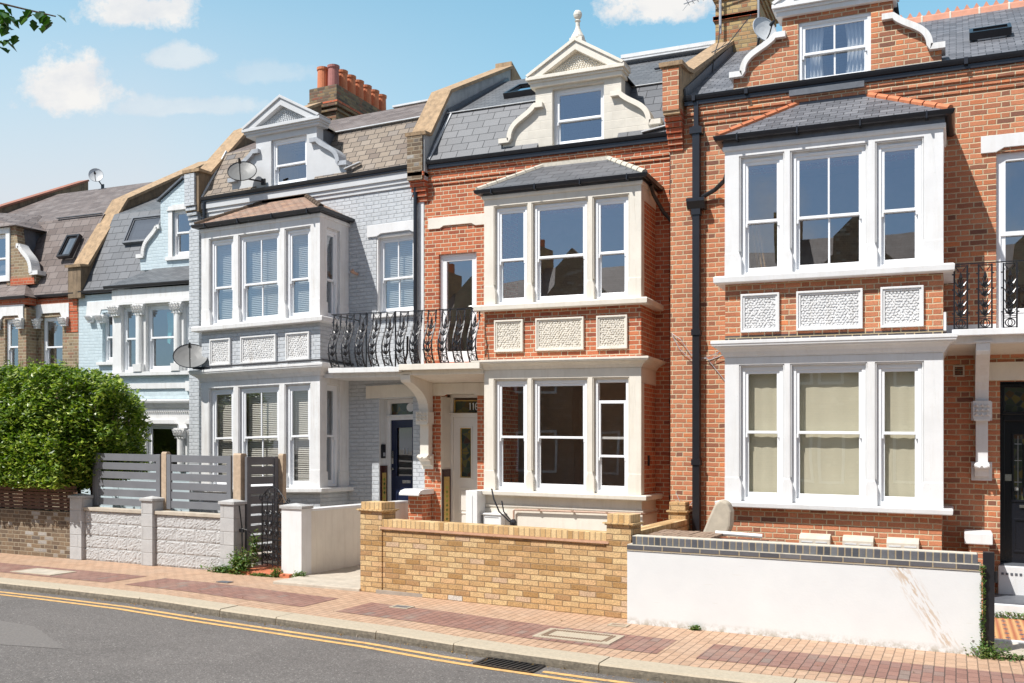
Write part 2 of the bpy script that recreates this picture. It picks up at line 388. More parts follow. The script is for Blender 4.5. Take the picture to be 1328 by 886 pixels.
M['crest'] = plain('pale_terracotta', (.58, .27, .18), .85, .15, 9, .3)
M['terradark'] = plain('mauve_terracotta', (.38, .15, .13), .8, .15, 7, .3)
M['interior'] = plain('room_plaster', (.68, .54, .44), .9, .15, 2, 0)
M['dark'] = plain('painted_void_dark', (.03, .03, .03), .9, .1, 2, 0)  # near-black colour standing in for the unlit inside of openings
M['blind'] = plain('cream_blind', (.72, .70, .56), .85, .04, 3, 0)
M['slat'] = plain('blind_slat', (.62, .62, .58), .6, .04, 3, 0)
M['curtain'] = plain('white_curtain', (.80, .80, .80), .9, .05, 3, 0)
M['teal'] = plain('teal_cloth', (.20, .62, .60), .9, .1, 9, .2)
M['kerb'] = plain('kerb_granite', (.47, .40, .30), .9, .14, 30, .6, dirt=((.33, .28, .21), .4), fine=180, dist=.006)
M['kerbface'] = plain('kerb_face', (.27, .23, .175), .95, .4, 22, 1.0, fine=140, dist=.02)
M['line'] = plain('yellow_road_paint', (.72, .42, .15), .8, .25, 12, .6, dirt=((.30, .22, .14), .8))
M['concrete'] = plain('concrete', (.50, .44, .36), .9, .2, 5, .5, dirt=((.33, .29, .24), .5))
M['postc'] = plain('concrete_post', (.50, .38, .27), .9, .2, 14, .6)
M['fence'] = plain('grey_painted_timber', (.17, .175, .19), .55, .12, 3, .3)
M['fencedark'] = plain('shade_darkened_timber', (.135, .135, .145), .6, .12, 3, .3)  # the grey fence timber again, darkened in colour for the side panel's shaded face
M['brownwood'] = plain('brown_timber', (.13, .065, .042), .8, .3, 6, .5)
M['woodstrip'] = plain('bare_timber', (.42, .24, .10), .7, .2, 6, .3)
M['navy'] = plain('navy_door_paint', (.008, .014, .045), .35, .05, 3, 0)
M['blackdoor'] = plain('black_door_paint', (.010, .011, .016), .2, .05, 3, 0)
M['offwhite'] = plain('off_white_door', (.74, .70, .645), .4, .03, 3, 0)
M['chrome'] = plain('steel', (.62, .61, .58), .25, .05, 5, 0, metal=1.0)
M['gold'] = plain('gold_tile', (.55, .36, .10), .3, .3, 40, .1)
M['darktile'] = plain('dark_tile', (.06, .02, .018), .2, .2, 30, .1)
M['dish'] = plain('grey_dish_mesh', (.19, .19, .185), .5, .1, 4, 0)
M['dishlight'] = plain('pale_dish', (.55, .57, .58), .4, .1, 4, 0)
M['plastic'] = plain('white_plastic', (.78, .78, .77), .35, .03, 3, 0)
M['whitewall'] = None
M['vent'] = plain('stone_vent', (.62, .56, .47), .8, .15, 9, .3)
M['rust'] = plain('rusty_corrugated', (.30, .21, .15), .85, .3, 9, .5)
M['bag'] = plain('canvas_sack', (.50, .44, .35), .95, .15, 9, .5)
M['redtile'] = plain('red_quarry_tile', (.55, .17, .08), .7, .2, 9, .2)
M['chimd'] = brick('sooty_chimney_brick', [(0, (.10, .07, .05)), (.3, (.26, .18, .10)), (.6, (.34, .24, .12)), (.8, (.30, .11, .06)), (1, (.16, .12, .08))], (.17, .14, .10), mw=.013, warp=.005, grain=.6)
M['gardenc'] = plain('yard_concrete', (.36, .31, .26), .95, .25, 3, .6)
M['copper'] = plain('copper_pipe', (.45, .28, .20), .5, .2, 9, 0)

# glass that both mirrors the sky and shows the room
def glass(name, tint, boost, base):
    mt = bpy.data.materials.new(name); mt.use_nodes = True; g = NT(mt.node_tree); g.n.clear()
    o = g.new('ShaderNodeOutputMaterial'); tr = g.new('ShaderNodeBsdfTransparent'); tr.inputs[0].default_value = (*tint, 1)
    gl = g.new('ShaderNodeBsdfGlossy'); gl.inputs['Roughness'].default_value = 0.0; gl.inputs[0].default_value = (.95, .97, 1, 1)
    pos = objof(g); g.put(gl.inputs['Normal'], g.bump(g.noise(pos, 1.3, 0), .035, .05))
    fr = g.new('ShaderNodeLayerWeight'); fr.inputs[0].default_value = .5
    mx = g.new('ShaderNodeMixShader'); g.put(mx.inputs[0], g.m('ADD', g.m('MULTIPLY', g.m('POWER', fr.outputs[1], 3.0), boost), base, clamp=True))
    g.l.new(tr.outputs[0], mx.inputs[1]); g.l.new(gl.outputs[0], mx.inputs[2]); g.l.new(mx.outputs[0], o.inputs[0])
    return mt
M['glass'] = glass('window_glass', (.80, .82, .82), 1.3, .27)
M['glassd'] = glass('ground_floor_glass', (.88, .86, .83), 1.0, .13)
M['skyglass'] = glass('rooflight_glass', (.5, .55, .6), 1.8, .3)

# stained leaded glass (deep greens and ambers in a dark leaded grid)
mt, g = material('leaded_glass'); uv = uvof(g)
vo = g.new('ShaderNodeTexVoronoi', feature='DISTANCE_TO_EDGE'); vo.inputs['Scale'].default_value = 9; g.put(vo.inputs['Vector'], uv)
vc = g.new('ShaderNodeTexVoronoi'); vc.inputs['Scale'].default_value = 9; g.put(vc.inputs['Vector'], uv)
c = g.ramp(g.xyz(vc.outputs['Color'])[0], [(0, (.02, .03, .03)), (.5, (.05, .07, .04)), (.8, (.16, .12, .03)), (1, (.05, .02, .02))])
g.put(g.b.inputs['Base Color'], g.mix(g.maprange(vo.outputs[0], .02, .05), (.06, .06, .06), c)); g.b.inputs['Roughness'].default_value = .08
M['leaded'] = mt
# asphalt
mt, g = material('asphalt'); pos = objof(g)
vo = g.new('ShaderNodeTexVoronoi'); vo.inputs['Scale'].default_value = 90; g.put(vo.inputs['Vector'], pos)
big = g.noise(pos, .9, 5, .6); fine = g.noise(pos, 130, 3, .7); mid = g.noise(pos, 11, 4, .6)
c = g.ramp(g.xyz(vo.outputs['Color'])[0], [(0, (.115, .102, .095)), (.5, (.165, .148, .138)), (.9, (.20, .18, .168)), (.97, (.30, .275, .255)), (1, (.40, .37, .34))])
c = g.mix(.55, c, g.ramp(fine, [(.3, (.55, .55, .55)), (.7, (1.05, 1.05, 1.05))]), 'MULTIPLY')
c = g.mix(.6, c, g.ramp(big, [(.35, (.8, .8, .8)), (.65, (1.08, 1.08, 1.08))]), 'MULTIPLY')
c = g.mix(.4, c, g.ramp(mid, [(.35, (.85, .85, .85)), (.65, (1.0, 1.0, 1.0))]), 'MULTIPLY')
# hairline cracks
cr = g.new('ShaderNodeTexVoronoi', feature='DISTANCE_TO_EDGE'); cr.inputs['Scale'].default_value = .42
wob = g.new('ShaderNodeTexNoise'); wob.inputs['Scale'].default_value = 3.0; wob.inputs['Detail'].default_value = 6; g.put(wob.inputs['Vector'], pos)
g.put(cr.inputs['Vector'], g.vm('ADD', pos, g.vm('MULTIPLY', wob.outputs[1], (.7, .7, .0))))
crk = g.m('MULTIPLY', g.maprange(cr.outputs[0], .0035, .001), g.maprange(g.noise(pos, .6, 2), .5, .6))
c = g.mix(g.m('MULTIPLY', crk, .7), c, (.05, .045, .04))
stn = g.noise(pos, 2.3, 6, .7); c = g.mix(g.maprange(stn, .60, .70, 0, .35), c, (.085, .078, .072)); c = g.mix(g.maprange(stn, .40, .30, 0, .3), c, (.24, .22, .205))
g.put(g.b.inputs['Base Color'], c); g.b.inputs['Roughness'].default_value = .9
g.put(g.b.inputs['Normal'], g.bump(g.m('ADD', vo.outputs[0], fine), .55, .006))
M['asphalt'] = mt
M['patch'] = plain('worn_asphalt_patch', (.185, .168, .156), .9, .25, 40, .8, fine=150, dist=.006)
# paving blocks
def paving(name, stops, joint, H, P, swap, shift=.5):
    return brick(name, stops, joint, H=H, P=P, split=None, mw=.006, bump=.9, rough=.85, grain=.4, swap=swap, shift=shift, warp=.0035, dist=.007, stain=((.40, .30, .23), .5))
M['peach'] = paving('peach_paving_block', [(0, (.52, .33, .215)), (.5, (.62, .41, .275)), (1, (.57, .36, .235))], (.27, .18, .12), .1, .2, True)
M['maroon'] = paving('maroon_paving_block', [(0, (.30, .155, .12)), (.6, (.37, .195, .15)), (.9, (.33, .19, .155)), (1, (.29, .22, .185))], (.12, .075, .06), .1, .2, True)
# white rendered wall with its rubbed brown scrapes and grubby foot
mt, g = material('white_render'); pos = objof(g); q = g.xyz(pos)
f1 = g.noise(pos, 2.2, 5, .6); f2 = g.noise(pos, 45, 3)
c = g.mix(g.maprange(f1, .3, .7), (.655, .67, .68), (.70, .715, .72))
# coordinates along a slanting line of damage near the right-hand end
a = g.m('SUBTRACT', g.m('MULTIPLY', q[0], 1.0), -.30); hgt = g.m('ADD', q[2], g.m('MULTIPLY', q[0], Z_SHEAR))
line = g.m('ADD', a, g.m('MULTIPLY', g.m('SUBTRACT', hgt, .45), .62))
band = g.maprange(g.m('ABSOLUTE', line), .16, .02)
sc = g.noise(g.comb(g.m('MULTIPLY', line, 34.0), g.m('MULTIPLY', hgt, 8.0), .3), 1.0, 4, .6)
scr = g.m('MULTIPLY', band, g.maprange(sc, .50, .58)); scr = g.m('MULTIPLY', scr, g.maprange(hgt, .03, .10))
c = g.mix(g.m('MULTIPLY', scr, .8), c, (.50, .38, .27))
ft = g.m('MULTIPLY', g.maprange(hgt, .10, .0), g.maprange(g.noise(pos, 14, 5, .7), .42, .62))
c = g.mix(g.m('MULTIPLY', ft, .8), c, (.30, .26, .18))
ln = g.noise(g.comb(g.m('MULTIPLY', q[0], 3.2), .0, g.m('MULTIPLY', hgt, 26.0)), 1.0, 2, .5)
c = g.mix(g.maprange(ln, .72, .76, 0, .25), c, (.55, .5, .42))
g.put(g.b.inputs['Base Color'], c); g.b.inputs['Roughness'].default_value = .7
g.put(g.b.inputs['Normal'], g.bump(g.m('ADD', g.m('MULTIPLY', f2, .3), f1), .25, .012))
M['whitewall'] = mt
# geometric encaustic path
mt, g = material('encaustic_tile'); q = g.xyz(uvof(g))
k = 6.5
a = g.m('FRACT', g.m('MULTIPLY', g.m('ADD', q[0], q[1]), k)); b_ = g.m('FRACT', g.m('MULTIPLY', g.m('SUBTRACT', q[0], q[1]), k))
ck = g.m('ABSOLUTE', g.m('SUBTRACT', g.m('GREATER_THAN', a, .5), g.m('GREATER_THAN', b_, .5)))
d2 = g.m('FRACT', g.m('MULTIPLY', q[0], k)); e2 = g.m('FRACT', g.m('MULTIPLY', q[1], k * .5))
dia = g.m('LESS_THAN', g.m('ADD', g.m('ABSOLUTE', g.m('SUBTRACT', d2, .5)), g.m('ABSOLUTE', g.m('SUBTRACT', e2, .5))), .2)
c = g.mix(ck, (.62, .38, .16), (.38, .10, .05)); c = g.mix(dia, c, (.10, .10, .12))
g.put(g.b.inputs['Base Color'], c); g.b.inputs['Roughness'].default_value = .5
M['encaustic'] = mt
# leaves
def leafmat(name, c0, c1, c2):
    mt, g = material(name); pos = objof(g)
    gi = g.new('ShaderNodeNewGeometry'); rnd = gi.outputs['Random Per Island']
    c = g.ramp(rnd, [(0, c0), (.5, c1), (1, c2)])
    c = g.mix(.75, c, g.ramp(g.noise(pos, 2.6, 4, .65), [(.35, (.42, .5, .45)), (.6, (1, 1, 1))]), 'MULTIPLY')
    g.put(g.b.inputs['Base Color'], c); g.b.inputs['Roughness'].default_value = .38
    tl = g.new('ShaderNodeBsdfTranslucent'); g.put(tl.inputs[0], g.mix(1.0, c, (1.3, 1.5, .5), 'MULTIPLY'))
    mx = g.new('ShaderNodeMixShader'); mx.inputs[0].default_value = .28
    g.l.new(g.b.outputs[0], mx.inputs[1]); g.l.new(tl.outputs[0], mx.inputs[2]); g.l.new(mx.outputs[0], g.o.inputs[0])
    return mt
M['leaf'] = leafmat('hedge_leaf', (.05, .10, .012), (.16, .26, .025), (.50, .56, .10))
M['leaftree'] = leafmat('tree_leaf', (.02, .07, .008), (.035, .10, .01), (.05, .13, .015))
M['weed'] = leafmat('weed_leaf', (.07, .15, .03), (.13, .23, .05), (.22, .20, .07))
M['deadleaf'] = leafmat('dead_leaf', (.20, .09, .03), (.34, .18, .07), (.42, .28, .12))
M['bark'] = plain('bark', (.09, .06, .04), .95, .3, 12, .8)
# ---------------------------------------------------------------- ground, road, pavement
KERB = [(-60, 10.35), (-30, 10.25), (-12.96, 10.11), (-11.7, 10.10), (-10.1, 10.03), (-8.54, 9.81), (-7.56, 9.70), (-6.57, 9.58), (-6.0, 9.52), (-4.92, 9.31), (-4.2, 9.21), (-3.2, 9.13), (-2.4, 9.09), (-1.5, 9.08), (.6, 9.06), (30, 9.0)]
def ky(x):
    for (a, b), (c, d) in zip(KERB, KERB[1:]):
        if a <= x <= c: return b + (d - b) * (x - a) / (c - a)
    return KERB[0][1] if x < KERB[0][0] else KERB[-1][1]
def strip(name, mats, x0, x1, o0, o1, z, step=.35, m=0, kind='structure'):
    """sheet following the kerb between offsets o0 and o1"""
    xs = [x for x, _ in KERB if x0 < x < x1]; n = max(1, int((x1 - x0) / step)) if x1 - x0 < 40 else 1
    xs = sorted({x0, x1, *xs, *[x0 + (x1 - x0) * i / n for i in range(n)]})
    b = MB()
    for a, c in zip(xs, xs[1:]): b.poly([(a, ky(a) + o0, z), (c, ky(c) + o0, z), (c, ky(c) + o1, z), (a, ky(a) + o1, z)])
    o = b.build(name, mats); o['kind'] = kind; return o
b = MB(); b.poly([(-300, -300, -.16), (300, -300, -.16), (300, 300, -.16), (-300, 300, -.16)]); structure(b.build('ground', M['gardenc']))
strip('road', M['asphalt'], -60, 30, -8.4, .01, -.09)
b = MB(); b.box(-60, 30, -2, .9, -.15, 0); structure(b.build('far_pavement', M['concrete']))
b = MB()
for a, c in zip(KERB, KERB[1:]): b.poly([(a[0], a[1] + .3, 0), (c[0], c[1] + .3, 0), (c[0], 12.95, 0), (a[0], 12.95, 0)])
structure(b.build('pavement', M['peach']))
for i, (x0, x1) in enumerate(((-22, -15.6), (-15.2, -11.64), (-11.25, -7.77), (-7.2, -2.84), (-2.42, 1.6))):
    strip('dark_paving_band', M['maroon'], x0, x1, .77, 1.60, .004)
# kerb stones with open joints
jx = [-13.4, -11.73, -10.13, -8.545, -7.58, -6.033, -4.922, -3.208, -1.35, .3]
b = MB()
edges = [-30] + [-30 + 1.5 * i for i in range(1, 11)] + jx + [2.0, 3.5, 5.0, 6.5]
for a, c in zip(edges, edges[1:]):
    a += .006; c -= .006; n = max(1, int((c - a) / .4)); oz = random.uniform(-.004, .004)
    for i in range(n):
        p, q = a + (c - a) * i / n, a + (c - a) * (i + 1) / n
        yp, yq = ky(p), ky(q)
        T = .008 + oz; r = .018
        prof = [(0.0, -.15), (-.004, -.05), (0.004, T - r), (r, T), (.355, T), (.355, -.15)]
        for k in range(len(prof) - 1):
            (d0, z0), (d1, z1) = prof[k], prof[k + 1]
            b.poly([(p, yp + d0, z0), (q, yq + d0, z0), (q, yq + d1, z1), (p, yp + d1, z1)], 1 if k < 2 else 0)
        if i == 0: b.poly([(p, yp + d, z) for d, z in prof])
        if i == n - 1: b.poly([(q, yq + d, z) for d, z in prof])
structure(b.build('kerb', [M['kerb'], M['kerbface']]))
for x0, x1, o in ((-60, -4.55, -.235), (-3.72, 30, -.235), (-60, 30, -.405)):
    strip('yellow_line', M['line'], x0, x1, o - .04, o + .04, -.086)
b = MB(); pts = [(-13.2, 8.5), (-10.0, 8.25), (-8.6, 7.5), (-9.3, 7.35), (-11.0, 7.1), (-13.5, 6.6)]
b.poly([(x, y, -.0865) for x, y in pts]); structure(b.build('road_patch', M['patch']))
# gully grating beside the kerb
t = thing('drain_grating', 'black iron gully grating set in the road gutter against the kerb', 'drain', (-4.15, 8.97, -.09))
gz = -.082
b = MB(); b.ring(0, 1, 0, 1, .06, 0, 1) if False else None
def onk(x, o, z): return (x, ky(x) + o, z)
for x in [-4.42 + .06 * i for i in range(10)]: b.obox(onk(x, -.33, gz), onk(x + .05, -.03, gz), .026, .014)
b.build('bars', M['iron'], t)
b = MB()
for p, q in (((-4.46, -.35), (-3.80, -.35)), ((-4.46, -.015), (-3.80, -.015)), ((-4.46, -.35), (-4.46, -.015)), ((-3.80, -.35), (-3.80, -.015))):
    b.obox(onk(*p, gz), onk(*q, gz), .03, .016)
b.build('frame', M['iron'], t)
b = MB(); b.poly([onk(-4.46, -.35, -.0865), onk(-3.8, -.35, -.0865), onk(-3.8, -.015, -.0865), onk(-4.46, -.015, -.0865)]); b.build('pit', M['dark'], t)  # flat sheet just under the bars, its near-black colour paints the unlit depth
# covers in the pavement
def cover(x0, x1, y0, y1, label, studs=False, mat='concrete', frame='kerb', w=.05, sk=0.0):
    t = thing('manhole_cover', label, 'manhole cover', ((x0 + x1) / 2, (y0 + y1) / 2, 0))
    T = lambda p: (p[0], p[1] + sk * (p[0] - x0), p[2])
    b = MB(T); b.box(x0 + w, x1 - w, y0 + w, y1 - w, .002, .011); b.build('lid', M[mat], t)
    b = MB(T)
    for q in ((x0, x1, y0, y0 + w), (x0, x1, y1 - w, y1), (x0, x0 + w, y0 + w, y1 - w), (x1 - w, x1, y0 + w, y1 - w)): b.box(*q, .002, .013)
    b.build('frame', M[frame], t)
    if studs:
        b = MB(T); n = int((x1 - x0 - .16) / .032)
        for i in range(n):
            for yy in (y0 + .085, y0 + .118, y1 - .085, y1 - .118): b.box(x0 + .08 + i * .032, x0 + .098 + i * .032, yy - .009, yy + .009, .011, .02)
        n = int((y1 - y0 - .2) / .032)
        for i in range(n):
            for xx in (x0 + .085, x0 + .118, x1 - .085, x1 - .118): b.box(xx - .009, xx + .009, y0 + .13 + i * .032, y0 + .148 + i * .032, .011, .02)
        b.build('studs', M['rust'], t)
cover(-4.34, -3.42, 10.10, 10.66, 'long manhole cover with a studded dark border in the pavement', True, 'kerb', 'kerb', .05, -.03)
cover(-13.85, -12.95, 10.98, 11.5, 'plain grey concrete manhole slab in the pavement by the block wall', False, 'concrete', 'kerb')
cover(-6.78, -6.50, 11.02, 11.22, 'small dark square cover in the pavement at the left end of the yellow brick wall', False, 'leaddark', 'kerb', .03)
cover(-3.82, -3.58, 11.18, 11.34, 'small brown square cover in the pavement where the yellow and white walls meet', False, 'rust', 'kerb', .03)
cover(-10.28, -10.06, 11.72, 11.86, 'tiny dark metal cover in the pavement in front of the iron gate', False, 'leaddark', 'leaddark', .02)
# front gardens and paths
b = MB(); b.box(-9.45, -7.89, 12.02, 16.0, -.1, .045); structure(b.build('path', M['concrete'], bevel=.015))
b = MB(); b.box(-10.85, -9.62, 12.65, 13.6, -.1, .06); structure(b.build('gate_step', M['redtile'], bevel=.01))
b = MB(); b.box(-7.6, .25, 12.0, 15.2, -.1, .05); b.box(-19, -10.85, 13.0, 16.9, -.1, .05); structure(b.build('front_yard', M['gardenc']))
b = MB(); b.box(.36, 3.2, 12.30, 13.95, -.05, .05, 0); structure(b.build('tiled_path', M['encaustic']))
b = MB(); b.box(.37, 3.2, 12.22, 12.30, -.05, .058); structure(b.build('path_edge', M['white'], bevel=.004))
b = MB(); b.box(.36, 3.2, 11.55, 12.22, -.05, .03); structure(b.build('concrete_apron', M['concrete']))

# ---------------------------------------------------------------- building parts
def rot_side(xs, y0):
    """maps a sheet drawn in the (x, z) plane onto a side wall at x = xs, running back from y0; depth goes to -x"""
    return lambda p: (xs - p[1], y0 + p[0], p[2])

def sash(parent, x0, x1, z0, z1, y, meet=None, munt=False, T=None, fm='upvc', gm='glass', blind=None, drop=0.0, fw=.045, sw=.045, label=None, vent=False):
    f = MB(T)
    meet = (z0 + z1) / 2 if meet is None else meet
    f.ring(x0, x1, z0, z1, fw, y, y + .10, wb=.055, wt=.05)
    a, b_, c, d = x0 + fw, x1 - fw, z0 + .055, z1 - .05
    f.ring(a - .004, b_ + .004, meet - .02 - drop, d - drop + .003, sw, y + .018, y + .052, wb=.04, wt=.05)     # upper sash
    f.ring(a - .004, b_ + .004, c - .003, meet + .02, sw, y + .056, y + .09, wb=.075, wt=.04)       # lower sash
    for xx in (a, b_ - .03): f.box(xx, xx + .03, y + .012, y + .05, meet - .075 - drop, meet - .02 - drop)           # horns
    if munt:
        cx = (a + b_) / 2
        f.box(cx - .013, cx + .013, y + .022, y + .05, meet - drop, d - .04 - drop); f.box(cx - .013, cx + .013, y + .06, y + .087, c + .05, meet)
    if vent: f.box((a + b_) / 2 - (b_ - a) * .3, (a + b_) / 2 + (b_ - a) * .3, y - .012, y, z1 - .035, z1 - .015)
    w = f.build('window', M[fm], parent, bevel=.004)
    if label: w['label'] = label
    p = MB(T)
    p.poly([(a, y + .035, meet - .01 - drop), (b_, y + .035, meet - .01 - drop), (b_, y + .035, d - .02 - drop), (a, y + .035, d - .02 - drop)])
    p.poly([(a, y + .073, c + .03), (b_, y + .073, c + .03), (b_, y + .073, meet), (a, y + .073, meet)])
    p.build('pane', M[gm], w, merge=False)
    if blind == 'venetian':
        s = MB(T); n = int((d - c) / .036)
        for i in range(n):
            zz = c + .02 + i * .036
            s.poly([(a + .01, y + .135, zz - .013), (b_ - .01, y + .135, zz - .013), (b_ - .01, y + .15, zz + .012), (a + .01, y + .15, zz + .012)])
        for xx in (a + .06, b_ - .06): s.box(xx - .004, xx + .004, y + .13, y + .133, c, d)
        s.build('venetian_blind', M['slat'], w, merge=False)
    elif blind == 'roller':
        s = MB(T); n = 14
        for i in range(n):
            xa, xb = a + (b_ - a) * i / n, a + (b_ - a) * (i + 1) / n
            ya, yb = y + .14 + .004 * math.sin(i * 1.3), y + .14 + .004 * math.sin((i + 1) * 1.3)
            s.poly([(xa, ya, c), (xb, yb, c), (xb, yb, d), (xa, ya, d)])
        s.build('roller_blind', M['blind'], w, smooth=True)
    elif blind == 'curtains':
        s = MB(T)
        for (xa, xb) in ((a + .02, a + (b_ - a) * .33), (b_ - (b_ - a) * .36, b_ - .01)):
            n = 26; nz_ = 8
            P = lambda i, j: (xa + (xb - xa) * (i / n) * (1 - .12 * math.sin(3.1 * j / nz_)) if xa < (a + b_) / 2 else xb - (xb - xa) * (1 - i / n) * (1 - .12 * math.sin(3.1 * j / nz_)), y + .16 + .028 * math.sin(i * 1.25 + .25 * j), c + (d - c) * j / nz_)
            for i in range(n):
                for j in range(nz_): s.poly([P(i, j), P(i + 1, j), P(i + 1, j + 1), P(i, j + 1)])
        s.build('curtain', M['curtain'], w, smooth=True)
    return w

def carved(parent, x0, x1, z0, z1, y, mat, seed, pit=None):
    """framed panel filled with irregular raised pads"""
    rnd = random.Random(seed)
    f = MB(); f.ring(x0, x1, z0, z1, .028, y - .045, y + .02); f.ring(x0 + .028, x1 - .028, z0 + .028, z1 - .028, .028, y - .028, y + .02)
    fr = f.build('panel', mat, parent, bevel=.004)
    a, b_, c, d = x0 + .056, x1 - .056, z0 + .056, z1 - .056
    q = MB(); q.poly([(a, y - .003, c), (b_, y - .003, c), (b_, y - .003, d), (a, y - .003, d)])
    nx = max(4, round((b_ - a) / .046)); nz_ = max(4, round((d - c) / .036)); dx = (b_ - a) / nx; dz = (d - c) / nz_
    for j in range(nz_):
        for i in range(nx):
            cx = a + (i + .5 + (.25 if j % 2 else -.25)) * dx + rnd.uniform(-.2, .2) * dx; cz = c + (j + .5) * dz + rnd.uniform(-.15, .15) * dz
            cx = min(max(cx, a + .02), b_ - .02); an = rnd.uniform(-.9, .9); L = dx * .57; H = dz * .46
            k = 7; top = []; bot = []
            for t_ in range(k):
                th = 2 * math.pi * t_ / k; px = L * math.cos(th) * rnd.uniform(.85, 1.1); pz = H * math.sin(th) * rnd.uniform(.85, 1.1)
                xx = px * math.cos(an) - pz * math.sin(an); zz = px * math.sin(an) + pz * math.cos(an)
                bot.append((cx + xx, y - .003, cz + zz)); top.append((cx + xx * .84, y - .017, cz + zz * .84))
            q.poly(top)
            for t_ in range(k): q.poly([bot[t_], bot[(t_ + 1) % k], top[(t_ + 1) % k], top[t_]])
    q.build('carving', pit or mat, fr, merge=False)
    return fr

def cornice_prof(z0, z1, d):
    h = z1 - z0
    return [(0, z0), (.012, z0), (.02, z0 + h * .10), (.03, z0 + h * .14), (.05, z0 + h * .32), (d * .55, z0 + h * .50), (d * .78, z0 + h * .58), (d * .80, z0 + h * .64),
            (d * .92, z0 + h * .66), (d * .95, z0 + h * .78), (d, z0 + h * .80), (d, z0 + h * .97), (d * .9, z1), (0, z1 + .01)]
def gutter_prof(z, d, r=.05):
    return [(d - 2 * r, z), (d - 2 * r, z - r * .9)] + [(d - r + r * math.sin(t), z - r * .75 - r * .55 * math.cos(t)) for t in (-.9, -.3, .3, .9)] + [(d, z - r * .5), (d + .006, z), (d, z + .006), (d - .012, z - .01), (d - r, z - r * 1.0), (d - 2 * r + .01, z - .02)]

